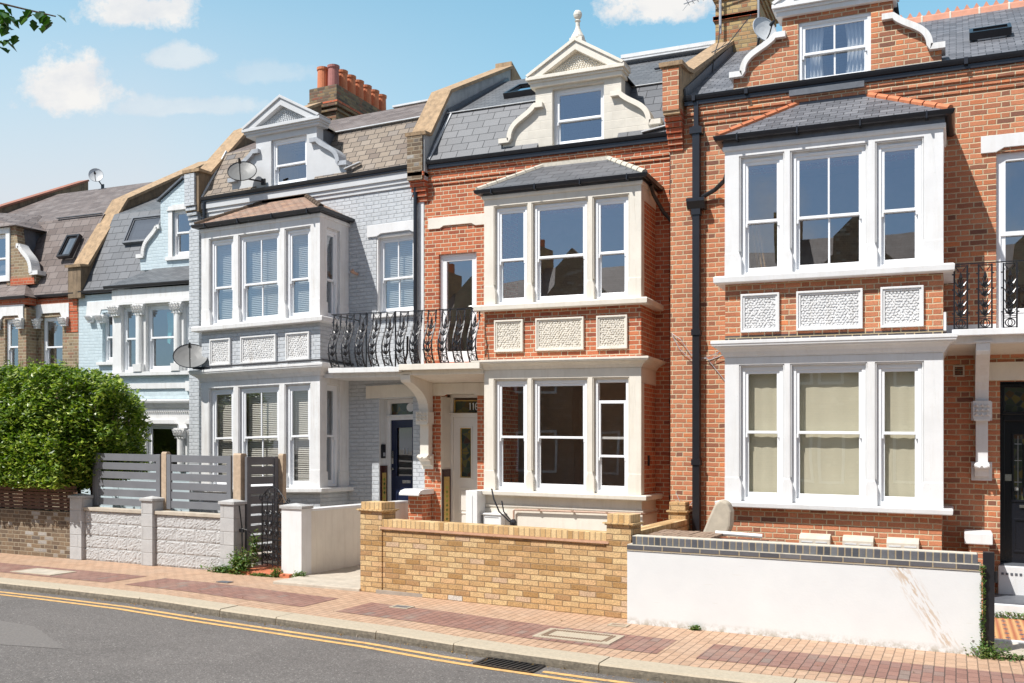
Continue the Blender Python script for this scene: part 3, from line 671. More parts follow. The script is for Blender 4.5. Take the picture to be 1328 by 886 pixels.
def bay(H, c):
    """two-storey square bay"""
    x0, x1, yf, ym = c['x0'], c['x1'], c['yf'], c['ym']; st = M[c['stone']]; br = M[c['brick']]
    for nm, zs, zo, zt, zc in (('l', c['ls'], c['lo'], c['lt'], None), ('u', c['us'], c['uo'], c['ut'], None)):
        ops = [(a, b_, zs, zo) for a, b_ in c['ops']]
        th1, th2 = .05, .12
        f = MB()
        f.holed(x0, x1, zs, zt, yf, yf + th1, ops, back=False)
        f.holed(x0 + .002, x1 - .002, zs, zt - .002, yf + th1, yf + th2 + .06, [(a + .028, b_ - .028, zs, zo - .03) for a, b_, _, _ in ops], ends=True)
        for a, b_, _, _ in ops:      # thin bead standing in each reveal, stopped above the sill
            for xx in (a + .006, b_ - .018): f.box(xx, xx + .012, yf + .012, yf + .03, zs + .36, zo - .004)
            f.box(a + .006, b_ - .006, yf + .012, yf + .03, zo - .018, zo - .006)
        # stop blocks at the foot of each pier
        mids = [(x0 - .002, ops[0][0])] + [(ops[i][1], ops[i + 1][0]) for i in range(len(ops) - 1)] + [(ops[-1][1], x1 + .002)]
        for i, (p, q) in enumerate(mids):
            e0 = .0 if i == 0 else .03; e1 = .0 if i == len(mids) - 1 else .03
            pr_ = [(p - e0, zs), (q + e1, zs), (q + e1, zs + .26), (q, zs + .34), (p, zs + .34), (p - e0, zs + .26)]
            f.prismY(pr_, yf - .006, yf + .085)
        # side faces: narrow stone return (or whole stone side)
        sd_ = c.get('side', .17)
        if c.get('sidewin'):
            a, b_ = c['sidewin']
            T = rot_side(x1 - .003, yf)
            e_ = .012
            g2 = MB(T); g2.holed(e_, ym - yf + .05, zs, zt - .003, 0, .05, [(a, b_, zs, zo)], back=False); g2.holed(.19, ym - yf + .05, zs, zt - .006, .05, .16, [(a + .028, b_ - .028, zs, zo - .03)])
            for (p, q) in ((0.02, a + .03), (b_ - .03, ym - yf + .04)): g2.box(p, q, -.008, .04, zs + .001, zs + .3)
            g2.build('side_stone', st, H, bevel=.006)
            sash(H, a + .03, b_ - .03, zs + .01, zo - .03, .055, c['lm'] if nm == 'l' else c['um'], False, T, blind='venetian')
        else:
            f.box(x1 - .12, x1 + .0015, yf + .003, yf + sd_, zs, zt - .25)
            f.box(x1 - .12, x1 + .0015, yf + .003, ym + .05, zt - .25, zt)
            f.box(x0 - .0015, x0 + .12, yf + .003, yf + sd_, zs, zt - .25)
            f.box(x0 - .0015, x0 + .12, yf + .003, ym + .05, zt - .25, zt)
            s = MB()
            for xx, e in ((x1 - .12, x1 - .004), (x0 + .004, x0 + .12)):
                s.nx()
                s.box(xx, e, yf + sd_, ym + .02, zs, zt - .25)
                if c.get('teeth'):       # brick toothing into the painted return
                    k = 0
                    zz = zs + .35
                    while zz < zt - .45:
                        if xx > (x0 + x1) / 2: s.box(e - .02, e + .0045, yf + sd_ - .055, yf + sd_ + .02, zz, zz + .225)
                        zz += .45
            s.build('brick_cheek', br, H)
        if c.get('sidewin'):
            f.box(x0 - .0015, x0 + .12, yf + .003, ym + .05, zs, zt)
        f.build('window_surround', st, H, bevel=.006)
        wb = c.get('blinds', {}).get(nm)
        for i, (a, b_, _, _) in enumerate(ops):
            drop = .30 if (nm == 'l' and c.get('open3') and i == 2) else 0
            sash(H, a + .03, b_ - .03, zs + .005, zo - .03, yf + .062, c['lm'] if nm == 'l' else c['um'], munt=(i == 1 and nm in c.get('munt', '')), blind=wb, drop=drop,
                 gm='glassd' if nm == 'l' else 'glass', vent=(nm == 'u'))
    # plinth below
    p = MB()
    z1 = c['ls'] - .085
    if c.get('plinth') == 'render':
        p.box(x0, x1, yf + .03, ym + .02, 0, z1); b2 = MB(); pz = z1 - .17
        b2.sweepU(x0, x1, yf + .03, ym, [(0, pz - .05), (.012, pz - .05), (.03, pz - .02), (.03, pz + .0), (0, pz + .015)]); b2.build('plinth_moulding', st, H)
        b3 = MB(); b3.box(x0 - .02, x1 + .02, yf, ym + .02, 0, pz - .055); b3.build('plinth_base', st, H)
        p.build('plinth', st, H)
    else:
        p.box(x0 + .02, x1 - .02, yf + .03, ym + .02, 0, z1); p.build('plinth', br, H)
    s = MB(); s.sweepU(x0, x1, yf, ym + .02, [(-.2, z1), (.10, z1), (.115, z1 + .01), (.12, z1 + .07), (.105, z1 + .083), (-.2, z1 + .09)]); s.build('sill', st, H, bevel=.004)
    # cornice over the lower windows
    s = MB(); s.sweepU(x0, x1, yf, ym + .02, cornice_prof(c['lt'], c['ct'], .17)); s.poly([(x0 - .1, yf - .1, c['ct']), (x1 + .1, yf - .1, c['ct']), (x1 + .1, ym, c['ct']), (x0 - .1, ym, c['ct'])]); s.build('cornice', st, H)
    # middle storey band with carved panels
    s = MB(); zu = c['us'] - .105
    s.box(x0 + .004, x1 - .004, yf + .01, ym + .02, c['ct'] - .02, zu + .02)
    s.build('spandrel', br, H)
    if c.get('darkcourse'):
        s = MB(); s.box(x0 + .002, x1 - .002, yf + .007, yf + .05, c['ct'] - .02, c['ct'] + .08); s.build('dark_course', M['rbrickdark'], H)
    for i, (a, b_) in enumerate(c['panels']): carved(H, a, b_, c['pz'][0], c['pz'][1], yf + .008, st, 11 * i + int(-x0 * 7))
    s = MB(); s.sweepU(x0, x1, yf, ym + .02, [(-.2, zu), (.12, zu), (.135, zu + .01), (.14, zu + .085), (.12, zu + .105), (-.2, zu + .108)]); s.build('sill', st, H, bevel=.004)
    # eaves, gutter and hipped roof
    s = MB(); s.sweepU(x0, x1, yf, ym + .02, [(0, c['ut'] - .03), (.02, c['ut'] - .03), (.03, c['ut'] + .0), (.03, c['ut'] + .03), (-.1, c['ut'] + .03)]); s.build('fascia', M[c.get('fascia', c['stone'])], H)
    zg = c['gz']
    s = MB(); s.box(x0 - .02, x1 + .02, yf - .02, ym, c['ut'] + .03, zg - .005); s.build('soffit', M['leaddark'], H)
    s = MB(); s.sweepU(x0, x1, yf, ym, gutter_prof(zg, .135))
    for xx in [x0 + .2 + i * (x1 - x0 - .4) / 3 for i in range(4)]: s.box(xx - .012, xx + .012, yf - .148, yf - .02, zg - .085, zg - .075); s.box(xx - .01, xx + .01, yf - .15, yf - .142, zg - .085, zg + .01)
    s.build('bay_gutter', M['gutter'], H)
    e = .09; hl, hr, hz = c['hip']; ze = zg + .01
    A, B, C, D = (x0 - e, ym, ze), (x0 - e, yf - e, ze), (x1 + e, yf - e, ze), (x1 + e, ym, ze); Hl, Hr = (hl, ym, hz), (hr, ym, hz)
    s = MB(); s.poly([B, C, Hr, Hl]); s.poly([A, B, Hl]); s.poly([C, D, Hr]); s.poly([A, D, C, B]); s.build('bay_roof', M[c['broof']], H, merge=False)
    s = MB()
    for P, Q in ((B, Hl), (C, Hr)):
        s.nx()
        P, Q = Vector(P), Vector(Q); n = 7
        for i in range(n):
            a_ = P.lerp(Q, i / n + .006); b__ = P.lerp(Q, (i + 1) / n - .006)
            s.tube([a_, b__], [.055, .05], 8)
    s.build('hip_tiles', M[c['hipm']], H, smooth=False)
    s = MB(); s.box(hl - .02, hr + .02, ym - .05, ym + .01, hz - .07, hz + .035); s.build('flashing', M[c.get('topm', 'mortar')], H)

def scroll_pts(x0, z0, x1, z1, n=14):
    """S-curve from the low outer end up to the high inner end"""
    s_ = 1 if x1 > x0 else -1; w = abs(x1 - x0); h = z1 - z0
    P = [(x0, z0), (x0 + s_ * .19 * w, z0)]
    b0, b1, b2, b3 = (x0 + s_ * .20 * w, z0 + .03), (x0 + s_ * .22 * w, z0 + .62 * h), (x0 + s_ * .62 * w, z0 + .62 * h), (x0 + s_ * .86 * w, z1)
    for i in range(n + 1):
        t = i / n; u = 1 - t
        P.append(tuple(u ** 3 * b0[k] + 3 * u * u * t * b1[k] + 3 * u * t * t * b2[k] + t ** 3 * b3[k] for k in (0, 1)))
    P.append((x1, z1)); return P

def dormer(H, c):
    """shaped gable with scroll shoulders, pediment and a sash window"""
    y = c['y']; wm = M[c['wall']]; st = M[c['stone']]; bl, br_ = c['body']; wx0, wx1, wz0, wz1 = c['win']; zb = c['zb']; ze = c['ze']; th = .22
    D = thing_part = MB()
    Ls = scroll_pts(*c['ls']); Rs = scroll_pts(*c['rs'])
    left = [(wx0, zb), (Ls[0][0], zb)] + Ls + [(bl, Ls[-1][1]), (bl, ze), (wx0, ze)]
    left = [p for i, p in enumerate(left) if not (p[0] > bl + 1e-6 and 2 <= i < len(left) - 3)]
    right = [(wx1, zb), (Rs[0][0], zb)] + Rs + [(br_, Rs[-1][1]), (br_, ze), (wx1, ze)]
    right = [p for i, p in enumerate(right) if not (p[0] < br_ - 1e-6 and 2 <= i < len(right) - 3)]
    D.prismY(left, y, y + th); D.prismY(right, y, y + th)
    D.box(wx0, wx1, y, y + th, wz1, ze)
    D.box(wx0, wx1, y, y + th, zb, wz0) if wz0 > zb + .01 else None
    d = D.build('dormer', wm, H)
    # pediment
    pl, pr_, ax, az = c['ped']; pz = c['pz']
    s = MB()
    s.box(pl + .03, pr_ - .03, y - .10, y + .25, pz - .13, pz - .09); s.box(pl + .06, pr_ - .06, y - .07, y + .25, ze - .02, pz - .129); s.box(pl, pr_, y - .14, y + .25, pz - .09, pz - .03)
    tri = [(pl + .14, pz - .03), (pr_ - .14, pz - .03), (ax, az - .15)]
    s.prismY([(pl + .03, pz - .03), (pr_ - .03, pz - .03), (ax, az - .06)], y + .0, y + .2)
    for P, Q in (((pl, pz), (ax, az)), ((pr_, pz), (ax, az))):
        P, Q = Vector((P[0], 0, P[1])), Vector((Q[0], 0, Q[1])); dr = (Q - P).normalized(); nn = Vector((-dr.z, 0, dr.x)); nn = nn if nn.z > 0 else -nn
        for (off, hh, yy) in ((0, .05, y - .15), (-.047, .13, y - .12)):
            a_, b_ = P + nn * off, Q + nn * off
            # stop both rakes on the centre line
            a0 = a_ - nn * hh; b0 = b_ - nn * hh
            def cut(u, v): 
                t = (ax - u.x) / (v.x - u.x); return u + (v - u) * t
            bb, b00 = cut(a_, b_), cut(a0, b0)
            def cutl(u, v):
                if abs(v.z - u.z) < 1e-6: return u
                t = max(0, (pz - .035 - u.z) / (v.z - u.z)); return u + (v - u) * t
            aa, a00 = cutl(a_, b_), cutl(a0, b0)
            s.prismY([(aa.x, aa.z), (bb.x, bb.z), (b00.x, b00.z), (a00.x, a00.z)], yy, y + .26)
    s.build('pediment', st, d, bevel=.004)
    # carved tympanum
    rnd = random.Random(3); q = MB(); ia, ib, ic = (pl + .30, pz - .015), (pr_ - .30, pz - .015), (ax, az - .26)
    q.poly([(ia[0], y - .006, ia[1]), (ib[0], y - .006, ib[1]), (ic[0], y - .006, ic[1])])
    def inside(x, z, mg=.02):
        if z < ia[1] + mg: return False
        f = (z - ia[1]) / (ic[1] - ia[1]); return ia[0] + (ic[0] - ia[0]) * f + mg * 1.3 < x < ib[0] + (ic[0] - ib[0]) * f - mg * 1.3
    z = ia[1] + .03; j = 0
    while z < ic[1]:
        x = ia[0] + (.02 if j % 2 else 0)
        while x < ib[0]:
            if inside(x, z):
                L, Hh, an = .022, .014, rnd.uniform(-1, 1); top = []; bot = []
                for t_ in range(6):
                    th_ = t_ * math.pi / 3; px, pz_ = L * math.cos(th_), Hh * math.sin(th_); xx, zz = px * math.cos(an) - pz_ * math.sin(an), px * math.sin(an) + pz_ * math.cos(an)
                    bot.append((x + xx, y - .006, z + zz)); top.append((x + xx * .7, y - .028, z + zz * .7))
                q.poly(top)
                for t_ in range(6): q.poly([bot[t_], bot[(t_ + 1) % 6], top[(t_ + 1) % 6], top[t_]])
            x += .047 + rnd.uniform(-.004, .004)
        z += .036; j += 1
    q.build('tympanum', st, d, merge=False)
    # scroll copings
    s = MB()
    for P in (Ls, Rs):
        s.nx()
        sgn = 1 if P[-1][0] > P[0][0] else -1
        P = [(P[0][0] - sgn * .05, P[0][1])] + P[1:-1] + [(P[-1][0] + sgn * .05, P[-1][1])]
        n = len(P); off = []
        for i in range(n):
            a_, b_ = Vector(P[max(0, i - 1)]), Vector(P[min(n - 1, i + 1)]); t = (b_ - a_).normalized(); nn = Vector((-t.y, t.x)) * sgn
            off.append(nn)
        o = [(P[i][0] + off[i].x * .04, P[i][1] + off[i].y * .04) for i in range(n)]; inn = [(P[i][0] - off[i].x * .045, P[i][1] - off[i].y * .045) for i in range(n)]
        for i in range(n - 1):
            for ya, yb, A, B in ((y - .085, y + th + .02, o, inn),):
                s.poly([(A[i][0], ya, A[i][1]), (A[i + 1][0], ya, A[i + 1][1]), (B[i + 1][0], ya, B[i + 1][1]), (B[i][0], ya, B[i][1])])
                s.poly([(A[i][0], yb, A[i][1]), (A[i + 1][0], yb, A[i + 1][1]), (B[i + 1][0], yb, B[i + 1][1]), (B[i][0], yb, B[i][1])])
                s.poly([(A[i][0], ya, A[i][1]), (A[i + 1][0], ya, A[i + 1][1]), (A[i + 1][0], yb, A[i + 1][1]), (A[i][0], yb, A[i][1])])
                s.poly([(B[i][0], ya, B[i][1]), (B[i + 1][0], ya, B[i + 1][1]), (B[i + 1][0], yb, B[i + 1][1]), (B[i][0], yb, B[i][1])])
        for i in (0, n - 1): s.poly([(o[i][0], y - .085, o[i][1]), (o[i][0], y + th + .02, o[i][1]), (inn[i][0], y + th + .02, inn[i][1]), (inn[i][0], y - .085, inn[i][1])])
    s.build('scroll_coping', M[c.get('scrollm', c['stone'])], d)
    # cheeks and little roof running back into the slope
    s = MB(); yb = c['yb']
    s.box(bl + .02, bl + .10, y + th - .02, yb, zb, ze); s.nx(); s.box(br_ - .10, br_ - .02, y + th - .02, yb, zb, ze); s.build('cheek', M['leaddark'], d)
    s = MB(); e = .06
    s.poly([(bl - e, y + .2, ze + .02), (bl - e, yb + .3, ze + .02), (ax, yb + 1.6, az - .12), (ax, y + .2, az - .12)])
    s.poly([(br_ + e, y + .2, ze + .02), (br_ + e, yb + .3, ze + .02), (ax, yb + 1.6, az - .12), (ax, y + .2, az - .12)])
    s.poly([(bl, y + .25, ze + .0), (br_, y + .25, ze + .0), (br_, yb + .2, ze), (bl, yb + .2, ze)])
    s.build('dormer_roof', M[c['roof']], d, merge=False)
    sash(H, wx0, wx1, wz0, wz1, y + c.get('rec', .10), c['meet'], c.get('munt', False), blind=c.get('blind'), vent=True, fw=.05, sw=.05)
    if c.get('ws'):      # flat painted margin round the window
        s = MB(); s.holed(wx0 - .12, wx1 + .12, wz0, wz1 + .08, y - .02, y + .01, [(wx0, wx1, wz0, wz1)]); s.build('window_surround', st, d)
    return d

def main_roof(H, x0, x1, prof, gap, mats, ybk=None):
    """prof: list of (y, z) from gutter to ridge; the first slope is left open between gap[0] and gap[1] behind a dormer"""
    s = MB()
    (ya, za), (yb, zb) = prof[0], prof[1]
    if gap:
        for a, b_ in ((x0, gap[0] + .05), (gap[1] - .05, x1)): s.poly([(a, ya, za), (b_, ya, za), (b_, yb, zb), (a, yb, zb)])
    else: s.poly([(x0, ya, za), (x1, ya, za), (x1, yb, zb), (x0, yb, zb)])
    for i, (p, q) in enumerate(zip(prof[1:], prof[2:])): s.poly([(x0, p[0], p[1]), (x1, p[0], p[1]), (x1, q[0], q[1]), (x0, q[0], q[1])], 1)
    p = prof[-1]; s.poly([(x0, p[0], p[1]), (x1, p[0], p[1]), (x1, p[0] + 3.2, p[1] - 2.2), (x0, p[0] + 3.2, p[1] - 2.2)], 1)
    return s.build('roof', mats, H, merge=False)

def rooms(H, x0, x1, ym, floors, bayx=None, bayf=None, bayfl=(), depth=2.1, top=None):
    s = MB(); yb = ym + depth
    for z in floors: s.box(x0 + .1, x1 - .1, ym + .2, yb, z - .08, z + .08)
    s.box(x0 + .06, x1 - .06, yb, yb + .1, 0, top); s.box(x0 + .06, x0 + .14, ym + .24, yb, 0, floors[-1]); s.box(x1 - .14, x1 - .06, ym + .24, yb, 0, floors[-1])
    if bayx:
        for z0, z1 in bayfl: s.box(bayx[0] + .1, bayx[1] - .1, bayf + .19, ym + .2, z0, z1)
    if bayx: s.box(bayx[1] + .3, bayx[1] + .38, ym + .24, yb, 0, floors[-1]) if bayx[1] + .5 < x1 else None
    s.build('interior', M['interior'], H)

def shell(H, x0, x1, ym, ybk, z, mat):
    """back and flank walls so the house is solid from any side"""
    s = MB(); s.box(x0 + .02, x1 - .02, ybk - .25, ybk, -.1, z); s.box(x0 + .02, x0 + .05, ym + .27, ybk - .25, -.1, z); s.box(x1 - .05, x1 - .02, ym + .27, ybk - .25, -.1, z)
    s.build('rear_wall', mat, H)

def parapet(H, x0, x1, prof, base, mat, cap='coping', inner=None, capw=.05, ct=.06):
    """party wall rising above the roofs: prof = top line (y, z) front to back"""
    s = MB(); pts = prof + [(prof[-1][0], base), (prof[0][0], base)]
    s.prismX(pts, x0, x1); w = s.build('party_wall', mat, H)
    s = MB()
    n = len(prof)
    up = []
    for i, p in enumerate(prof):
        a_, b_ = Vector(prof[max(0, i - 1)]), Vector(prof[min(n - 1, i + 1)]); t = (b_ - a_).normalized(); up.append(Vector((-t.y, t.x)))
    o = [(prof[i][0] + up[i].x * ct, prof[i][1] + up[i].y * ct) for i in range(n)]; q = [(prof[i][0] - up[i].x * .004, prof[i][1] - up[i].y * .004) for i in range(n)]
    o[0] = (o[0][0] - .05, o[0][1]); q[0] = (q[0][0] - .05, q[0][1])
    s.prismX(o + q[::-1], x0 - capw, x1 + capw)
    s.build('coping', M[cap], w)
    return w
# ================================================================ house with the cream bay (middle)
H = thing('terraced_house', 'orange-red brick house with cream bay and cream dormer topped by a ball finial', 'house', (-6.6, 16.1, 0))
RB = dict(x0=-7.457, x1=-4.632, yf=15.25, ym=16.1, ops=[(-7.27, -6.632), (-6.56, -5.547), (-5.466, -4.835)], ls=1.39, lo=3.304, lt=3.46, ct=3.625, lm=2.31,  # house coordinates worked out offline from image pixels, then typed in
          us=4.575, uo=6.285, ut=6.44, um=5.36, panels=[(-7.25, -6.71), (-6.478, -5.612), (-5.39, -4.86)], pz=(3.766, 4.313), gz=6.56, hip=(-6.69, -5.48, 7.15),
          stone='cream', brick='red', broof='slate', hipm='mortar', plinth='render', teeth=True, open3=True)
bay(H, RB)
s = MB(); s.holed(-9.12, -4.08, -.1, 7.40, 16.1, 16.35, [(-8.77, -8.01, .2, 3.125), (-8.816, -8.026, 3.70, 5.72), (-7.3, -4.8, .5, 3.35), (-7.3, -4.8, 4.1, 6.35)])
s.build('wall', M['red'], H)
s = MB(); s.sweepX(-9.05, -4.12, 16.1, [(-.01, 7.02), (.022, 7.02), (.022, 7.085), (.045, 7.088), (.045, 7.16), (.022, 7.163), (.022, 7.235), (.06, 7.24), (.06, 7.31), (-.01, 7.31)]); s.build('corbel_course', M['red'], H)
s = MB(); s.prismY([(-9.03, 6.20), (-8.78, 6.20), (-8.70, 6.245), (-8.12, 6.245), (-8.04, 6.20), (-7.44, 6.20), (-7.44, 6.405), (-9.03, 6.405)], 16.07, 16.12); s.build('lintel', M['cream'], H, bevel=.004)
s = MB(); s.prismY([(-9.02, 3.08), (-8.70, 3.08), (-8.62, 3.115), (-8.10, 3.115), (-8.03, 3.08), (-7.44, 3.08), (-7.44, 3.306), (-9.02, 3.306)], 16.06, 16.12); s.build('lintel', M['cream'], H, bevel=.004)
main_roof(H, -9.05, -4.1, [(15.98, 7.42), (16.75, 8.56), (19.4, 10.12)], (-6.84, -5.24), [M['slate'], M['slateup']])
s = MB(); s.sweepX(-9.0, -4.12, 16.1, gutter_prof(7.45, .14, .055)); s.box(-9.0, -4.12, 16.0, 16.11, 7.31, 7.40); s.build('gutter', M['gutter'], H)
dormer(H, dict(y=16.08, wall='creambrick', stone='cream', body=(-6.84, -5.24), win=(-6.517, -5.553, 7.46, 8.49), zb=7.40, ze=8.56, ls=(-7.484, 7.665, -6.73, 8.225), rs=(-4.573, 7.665, -5.364, 8.235),
               ped=(-6.976, -5.145, -6.04, 9.285), pz=8.745, meet=7.94, yb=17.2, roof='slate', rec=.09))
s = MB(); s.box(-6.155, -5.925, 15.98, 16.2, 9.13, 9.30)
s.lathe(-6.04, 16.09, [(.125, 9.30), (.12, 9.34), (.075, 9.42), (.05, 9.47), (.036, 9.52), (.036, 9.60), (.055, 9.62), (.035, 9.64), (.04, 9.655), (.062, 9.68), (.075, 9.72), (.072, 9.76), (.05, 9.795), (.0, 9.81)], 16)
s.build('finial', M['cream'], H)
rooms(H, -9.1, -4.1, 16.1, (.35, 3.5, 6.75), (-7.457, -4.632), 15.25, ((.3, .45), (3.42, 3.6), (6.36, 6.46)), top=7.4)
shell(H, -9.12, -4.08, 16.1, 22.8, 8.2, M['stock'])
# flat felt box behind the ridge on the right
s = MB(); s.box(-6.2, -3.9, 19.25, 21.5, 9.6, 10.16); s.build('flat_dormer', M['leaddark'], H)
s = MB(); s.box(-6.25, -3.9, 19.15, 19.3, 10.13, 10.2); s.box(-6.2, -3.9, 19.05, 19.2, 10.03, 10.06); s.build('ridge_flashing', M['leadlight'], H)
s = MB(); s.obox((-9.0, 16.76, 8.585), (-6.3, 16.76, 8.585), .08, .012); s.nx(); s.obox((-5.75, 16.76, 8.585), (-4.1, 16.76, 8.585), .08, .012); s.nx(); s.obox((-8.98, 16.0, 7.48), (-8.9, 16.74, 8.57), .05, .02); s.nx(); s.obox((-4.85, 16.02, 7.50), (-4.2, 16.1, 7.62), .14, .02); s.build('flashing', M['leadlight'], H)
s = MB(); s.box(-5.2, -4.9, 17.96, 18.02, 9.33, 9.35); s.build('roof_vent', M['gutter'], H)
def rooflight(parent, x0, x1, y0, z0, dy, dz, frame='gutter'):
    """window lying in a roof slope; (y0, z0) lower edge"""
    L = math.hypot(dy, dz); ty, tz = dy / L, dz / L; ny, nz = -tz, ty
    T = lambda p: (p[0], y0 + ty * p[2] + ny * -p[1], z0 + tz * p[2] + nz * -p[1])
    f = MB(T); f.ring(x0, x1, 0, L, .05, -.09, .02); f.ring(x0 + .05, x1 - .05, .05, L - .05, .03, -.06, .0); w = f.build('rooflight', M[frame], parent)
    p = MB(T); p.poly([(x0 + .04, -.045, .04), (x1 - .04, -.045, .04), (x1 - .04, -.045, L - .04), (x0 + .04, -.045, L - .04)]); p.build('pane', M['skyglass'], w)
rooflight(H, -8.1, -7.3, 17.45, 9.0, .75, .44)
# rear door on to the balcony: a single white glazed door
f = MB(); f.ring(-8.816, -8.026, 3.70, 5.72, .045, 16.16, 16.26); f.ring(-8.77, -8.072, 3.745, 5.675, .085, 16.175, 16.24, wb=.16); d = f.build('balcony_door', M['upvc'], H, bevel=.004)
p = MB(); p.poly([(-8.70, 16.2, 3.88), (-8.14, 16.2, 3.88), (-8.14, 16.2, 5.62), (-8.70, 16.2, 5.62)]); p.build('pane', M['glass'], d)
s = MB(); s.tube([(-8.11, 16.18, 4.72), (-8.11, 16.12, 4.72), (-8.2, 16.12, 4.72)], .011); s.build('handle', M['chrome'], d)
# front door in its porch
s = MB(); s.box(-8.84, -8.766, 16.104, 16.60, .15, 3.06); s.box(-8.014, -7.94, 16.104, 16.60, .15, 3.06); s.box(-8.78, -8.0, 16.104, 16.60, 3.115, 3.18); s.build('porch_lining', M['cream'], H)
s = MB(); s.box(-8.9, -7.9, 15.6, 16.9, 0, .2); s.box(-8.75, -8.02, 15.5, 15.9, 0, .1); s.build('door_step', M['concrete'], H, bevel=.01)
f = MB(); f.ring(-8.766, -8.014, .2, 3.113, .055, 16.47, 16.58, wb=.01); f.box(-8.72, -8.06, 16.46, 16.56, 2.69, 2.755); f.box(-8.80, -8.0, 16.43, 16.5, 2.745, 2.765); fr = f.build('door_frame', M['offwhite'], H, bevel=.004)
f = MB(); f.holed(-8.715, -8.065, .22, 2.69, 16.50, 16.55, [(-8.575, -8.335, 1.54, 2.49)])
f.ring(-8.60, -8.36, .86, 1.36, .03, 16.487, 16.51); f.ring(-8.60, -8.31, 1.515, 2.515, .028, 16.488, 16.52); f.box(-8.55, -8.41, 16.49, 16.51, .92, 1.30)
d = f.build('front_door', M['offwhite'], H, bevel=.004); d['label'] = 'off-white panelled door with a tall narrow glazed light'
p = MB(); p.poly([(-8.58, 16.53, 1.53), (-8.33, 16.53, 1.53), (-8.33, 16.53, 2.5), (-8.58, 16.53, 2.5)]); p.build('pane', M['leaded'], d)
p = MB(); p.ring(-8.572, -8.338, 1.543, 2.487, .018, 16.515, 16.527); p.build('glass_border', M['gold'], d)
p = MB(); p.poly([(-8.71, 16.53, 2.75), (-8.07, 16.53, 2.75), (-8.07, 16.53, 3.02), (-8.71, 16.53, 3.02)]); fl = p.build('fanlight', M['leaded'], H)
p = MB(); p.ring(-8.70, -8.08, 2.76, 3.01, .016, 16.50, 16.525); p.build('glass_border', M['gold'], fl)
def digits(parent, txt, x, z, h, y, mat, th=.016, flip=1):
    b = MB(); w = h * .5
    for ch in txt:
        if ch == '1': b.box(x + w * .40, x + w * .40 + th, y - .004, y, z, z + h); b.box(x + w * .2, x + w * .4, y - .004, y, z + h * .82, z + h * .92)
        if ch == '6':
            P = [(x + w * .9, z + h * .92), (x + w * .55, z + h), (x + w * .2, z + h * .8), (x + w * .1, z + h * .35), (x + w * .3, z + h * .04), (x + w * .65, z), (x + w * .92, z + h * .25), (x + w * .7, z + h * .5), (x + w * .3, z + h * .5), (x + w * .12, z + h * .3)]
            for a, c in zip(P, P[1:]): b.obox((a[0], y - .002, a[1]), (c[0], y - .002, c[1]), .004, th, up=(0, 0, 1) if abs(a[0] - c[0]) > abs(a[1] - c[1]) else (1, 0, 0))
        x += w * 1.05
    return b.build('house_number', mat, parent)
digits(fl, '116', -8.40, 2.83, .13, 16.515, M['plastic'])
def dado(parent, x, y0, y1, z0, z1):
    b = MB(); b.box(x, x + .012, y0, y1, z0, z1); t = b.build('tile_panel', M['darktile'], parent)
    b = MB(); b.box(x + .012, x + .018, y0 + .06, y1 - .06, z0 + .06, z1 - .14); b.build('tile_border', M['gold'], t)
    b = MB(); n = int((z1 - z0 - .3) / .085)
    for i in range(n): b.lathe_x = None
    for i in range(n):
        zc = z0 + .13 + i * .085; b.poly([(x + .0195, (y0 + y1) / 2 - .045, zc), (x + .0195, (y0 + y1) / 2, zc - .035), (x + .0195, (y0 + y1) / 2 + .045, zc), (x + .0195, (y0 + y1) / 2, zc + .035)])
    b.build('tile_motif', M['leaf'], t, merge=False)
dado(H, -8.764, 16.13, 16.46, .55, 1.70)
# downpipes
s = MB(); s.tube([(-4.28, 15.98, 7.36), (-4.28, 15.98, 7.30), (-4.33, 16.0, 7.15), (-4.33, 16.0, 6.9), (-4.33, 16.0, .05)], .035, 10)
s.tube([(-4.56, 15.55, 6.47), (-4.56, 15.7, 6.35), (-4.45, 15.9, 6.1), (-4.33, 15.97, 5.95)], .033, 10)
for z in (6.4, 4.6, 2.9, 1.3): s.lathe(-4.33, 16.0, [(.047, z), (.047, z + .07)], 10)
s.build('downpipe', M['gutter'], H)
# bits fixed to the front below the bay
s = MB(); s.box(-7.40, -7.05, 15.08, 15.25, .05, .985); s.box(-7.42, -7.03, 15.06, 15.25, .965, 1.0); m_ = s.build('meter_box', M['plastic'], H, bevel=.012)
s = MB(); s.box(-7.36, -7.10, 15.072, 15.078, .93, .935); s.build('meter_door_seam', M['lead'], m_)
s = MB(); s.tube([(-6.87, 15.2, .3), (-6.87, 15.2, 1.05), (-6.84, 15.2, 1.07), (-4.62, 15.2, 1.09), (-4.57, 15.3, 1.09), (-4.57, 16.05, 1.09)], .017, 8)
for x in (-6.4, -5.8, -5.2): s.lathe(x, 15.2, [(.028, 1.065), (.028, 1.10)], 8)
s.build('water_pipe', M['copper'], H)
s = MB(); s.box(-7.66, -7.44, 14.95, 15.3, .05, 1.38); s.box(-7.55, -7.53, 14.94, 14.95, .3, 1.3); s.build('white_cabinet', M['plastic'], H, bevel=.01)
s = MB(); s.box(-4.66, -4.615, 15.62, 15.70, 1.86, 2.03); s.build('doorbell', M['gutter'], H, bevel=.005)
s = MB(); s.tube([(-7.18, 14.98, 1.42), (-7.10, 14.9, 1.25), (-6.98, 14.85, 1.05), (-6.8, 14.85, .9), (-6.74, 14.95, .86)], .014, 7); s.tube([(-6.99, 14.98, 1.22), (-6.92, 14.9, 1.05), (-6.78, 14.9, .9)], .012, 7); s.lathe(-6.74, 14.9, [(.02, .80), (.06, .83), (.065, .88), (.03, .93)], 8)
tag(s.build('loose_cable', M['gutter']), 'black loose cable ends sticking up behind the yellow brick wall, below the cream bay', 'cable')
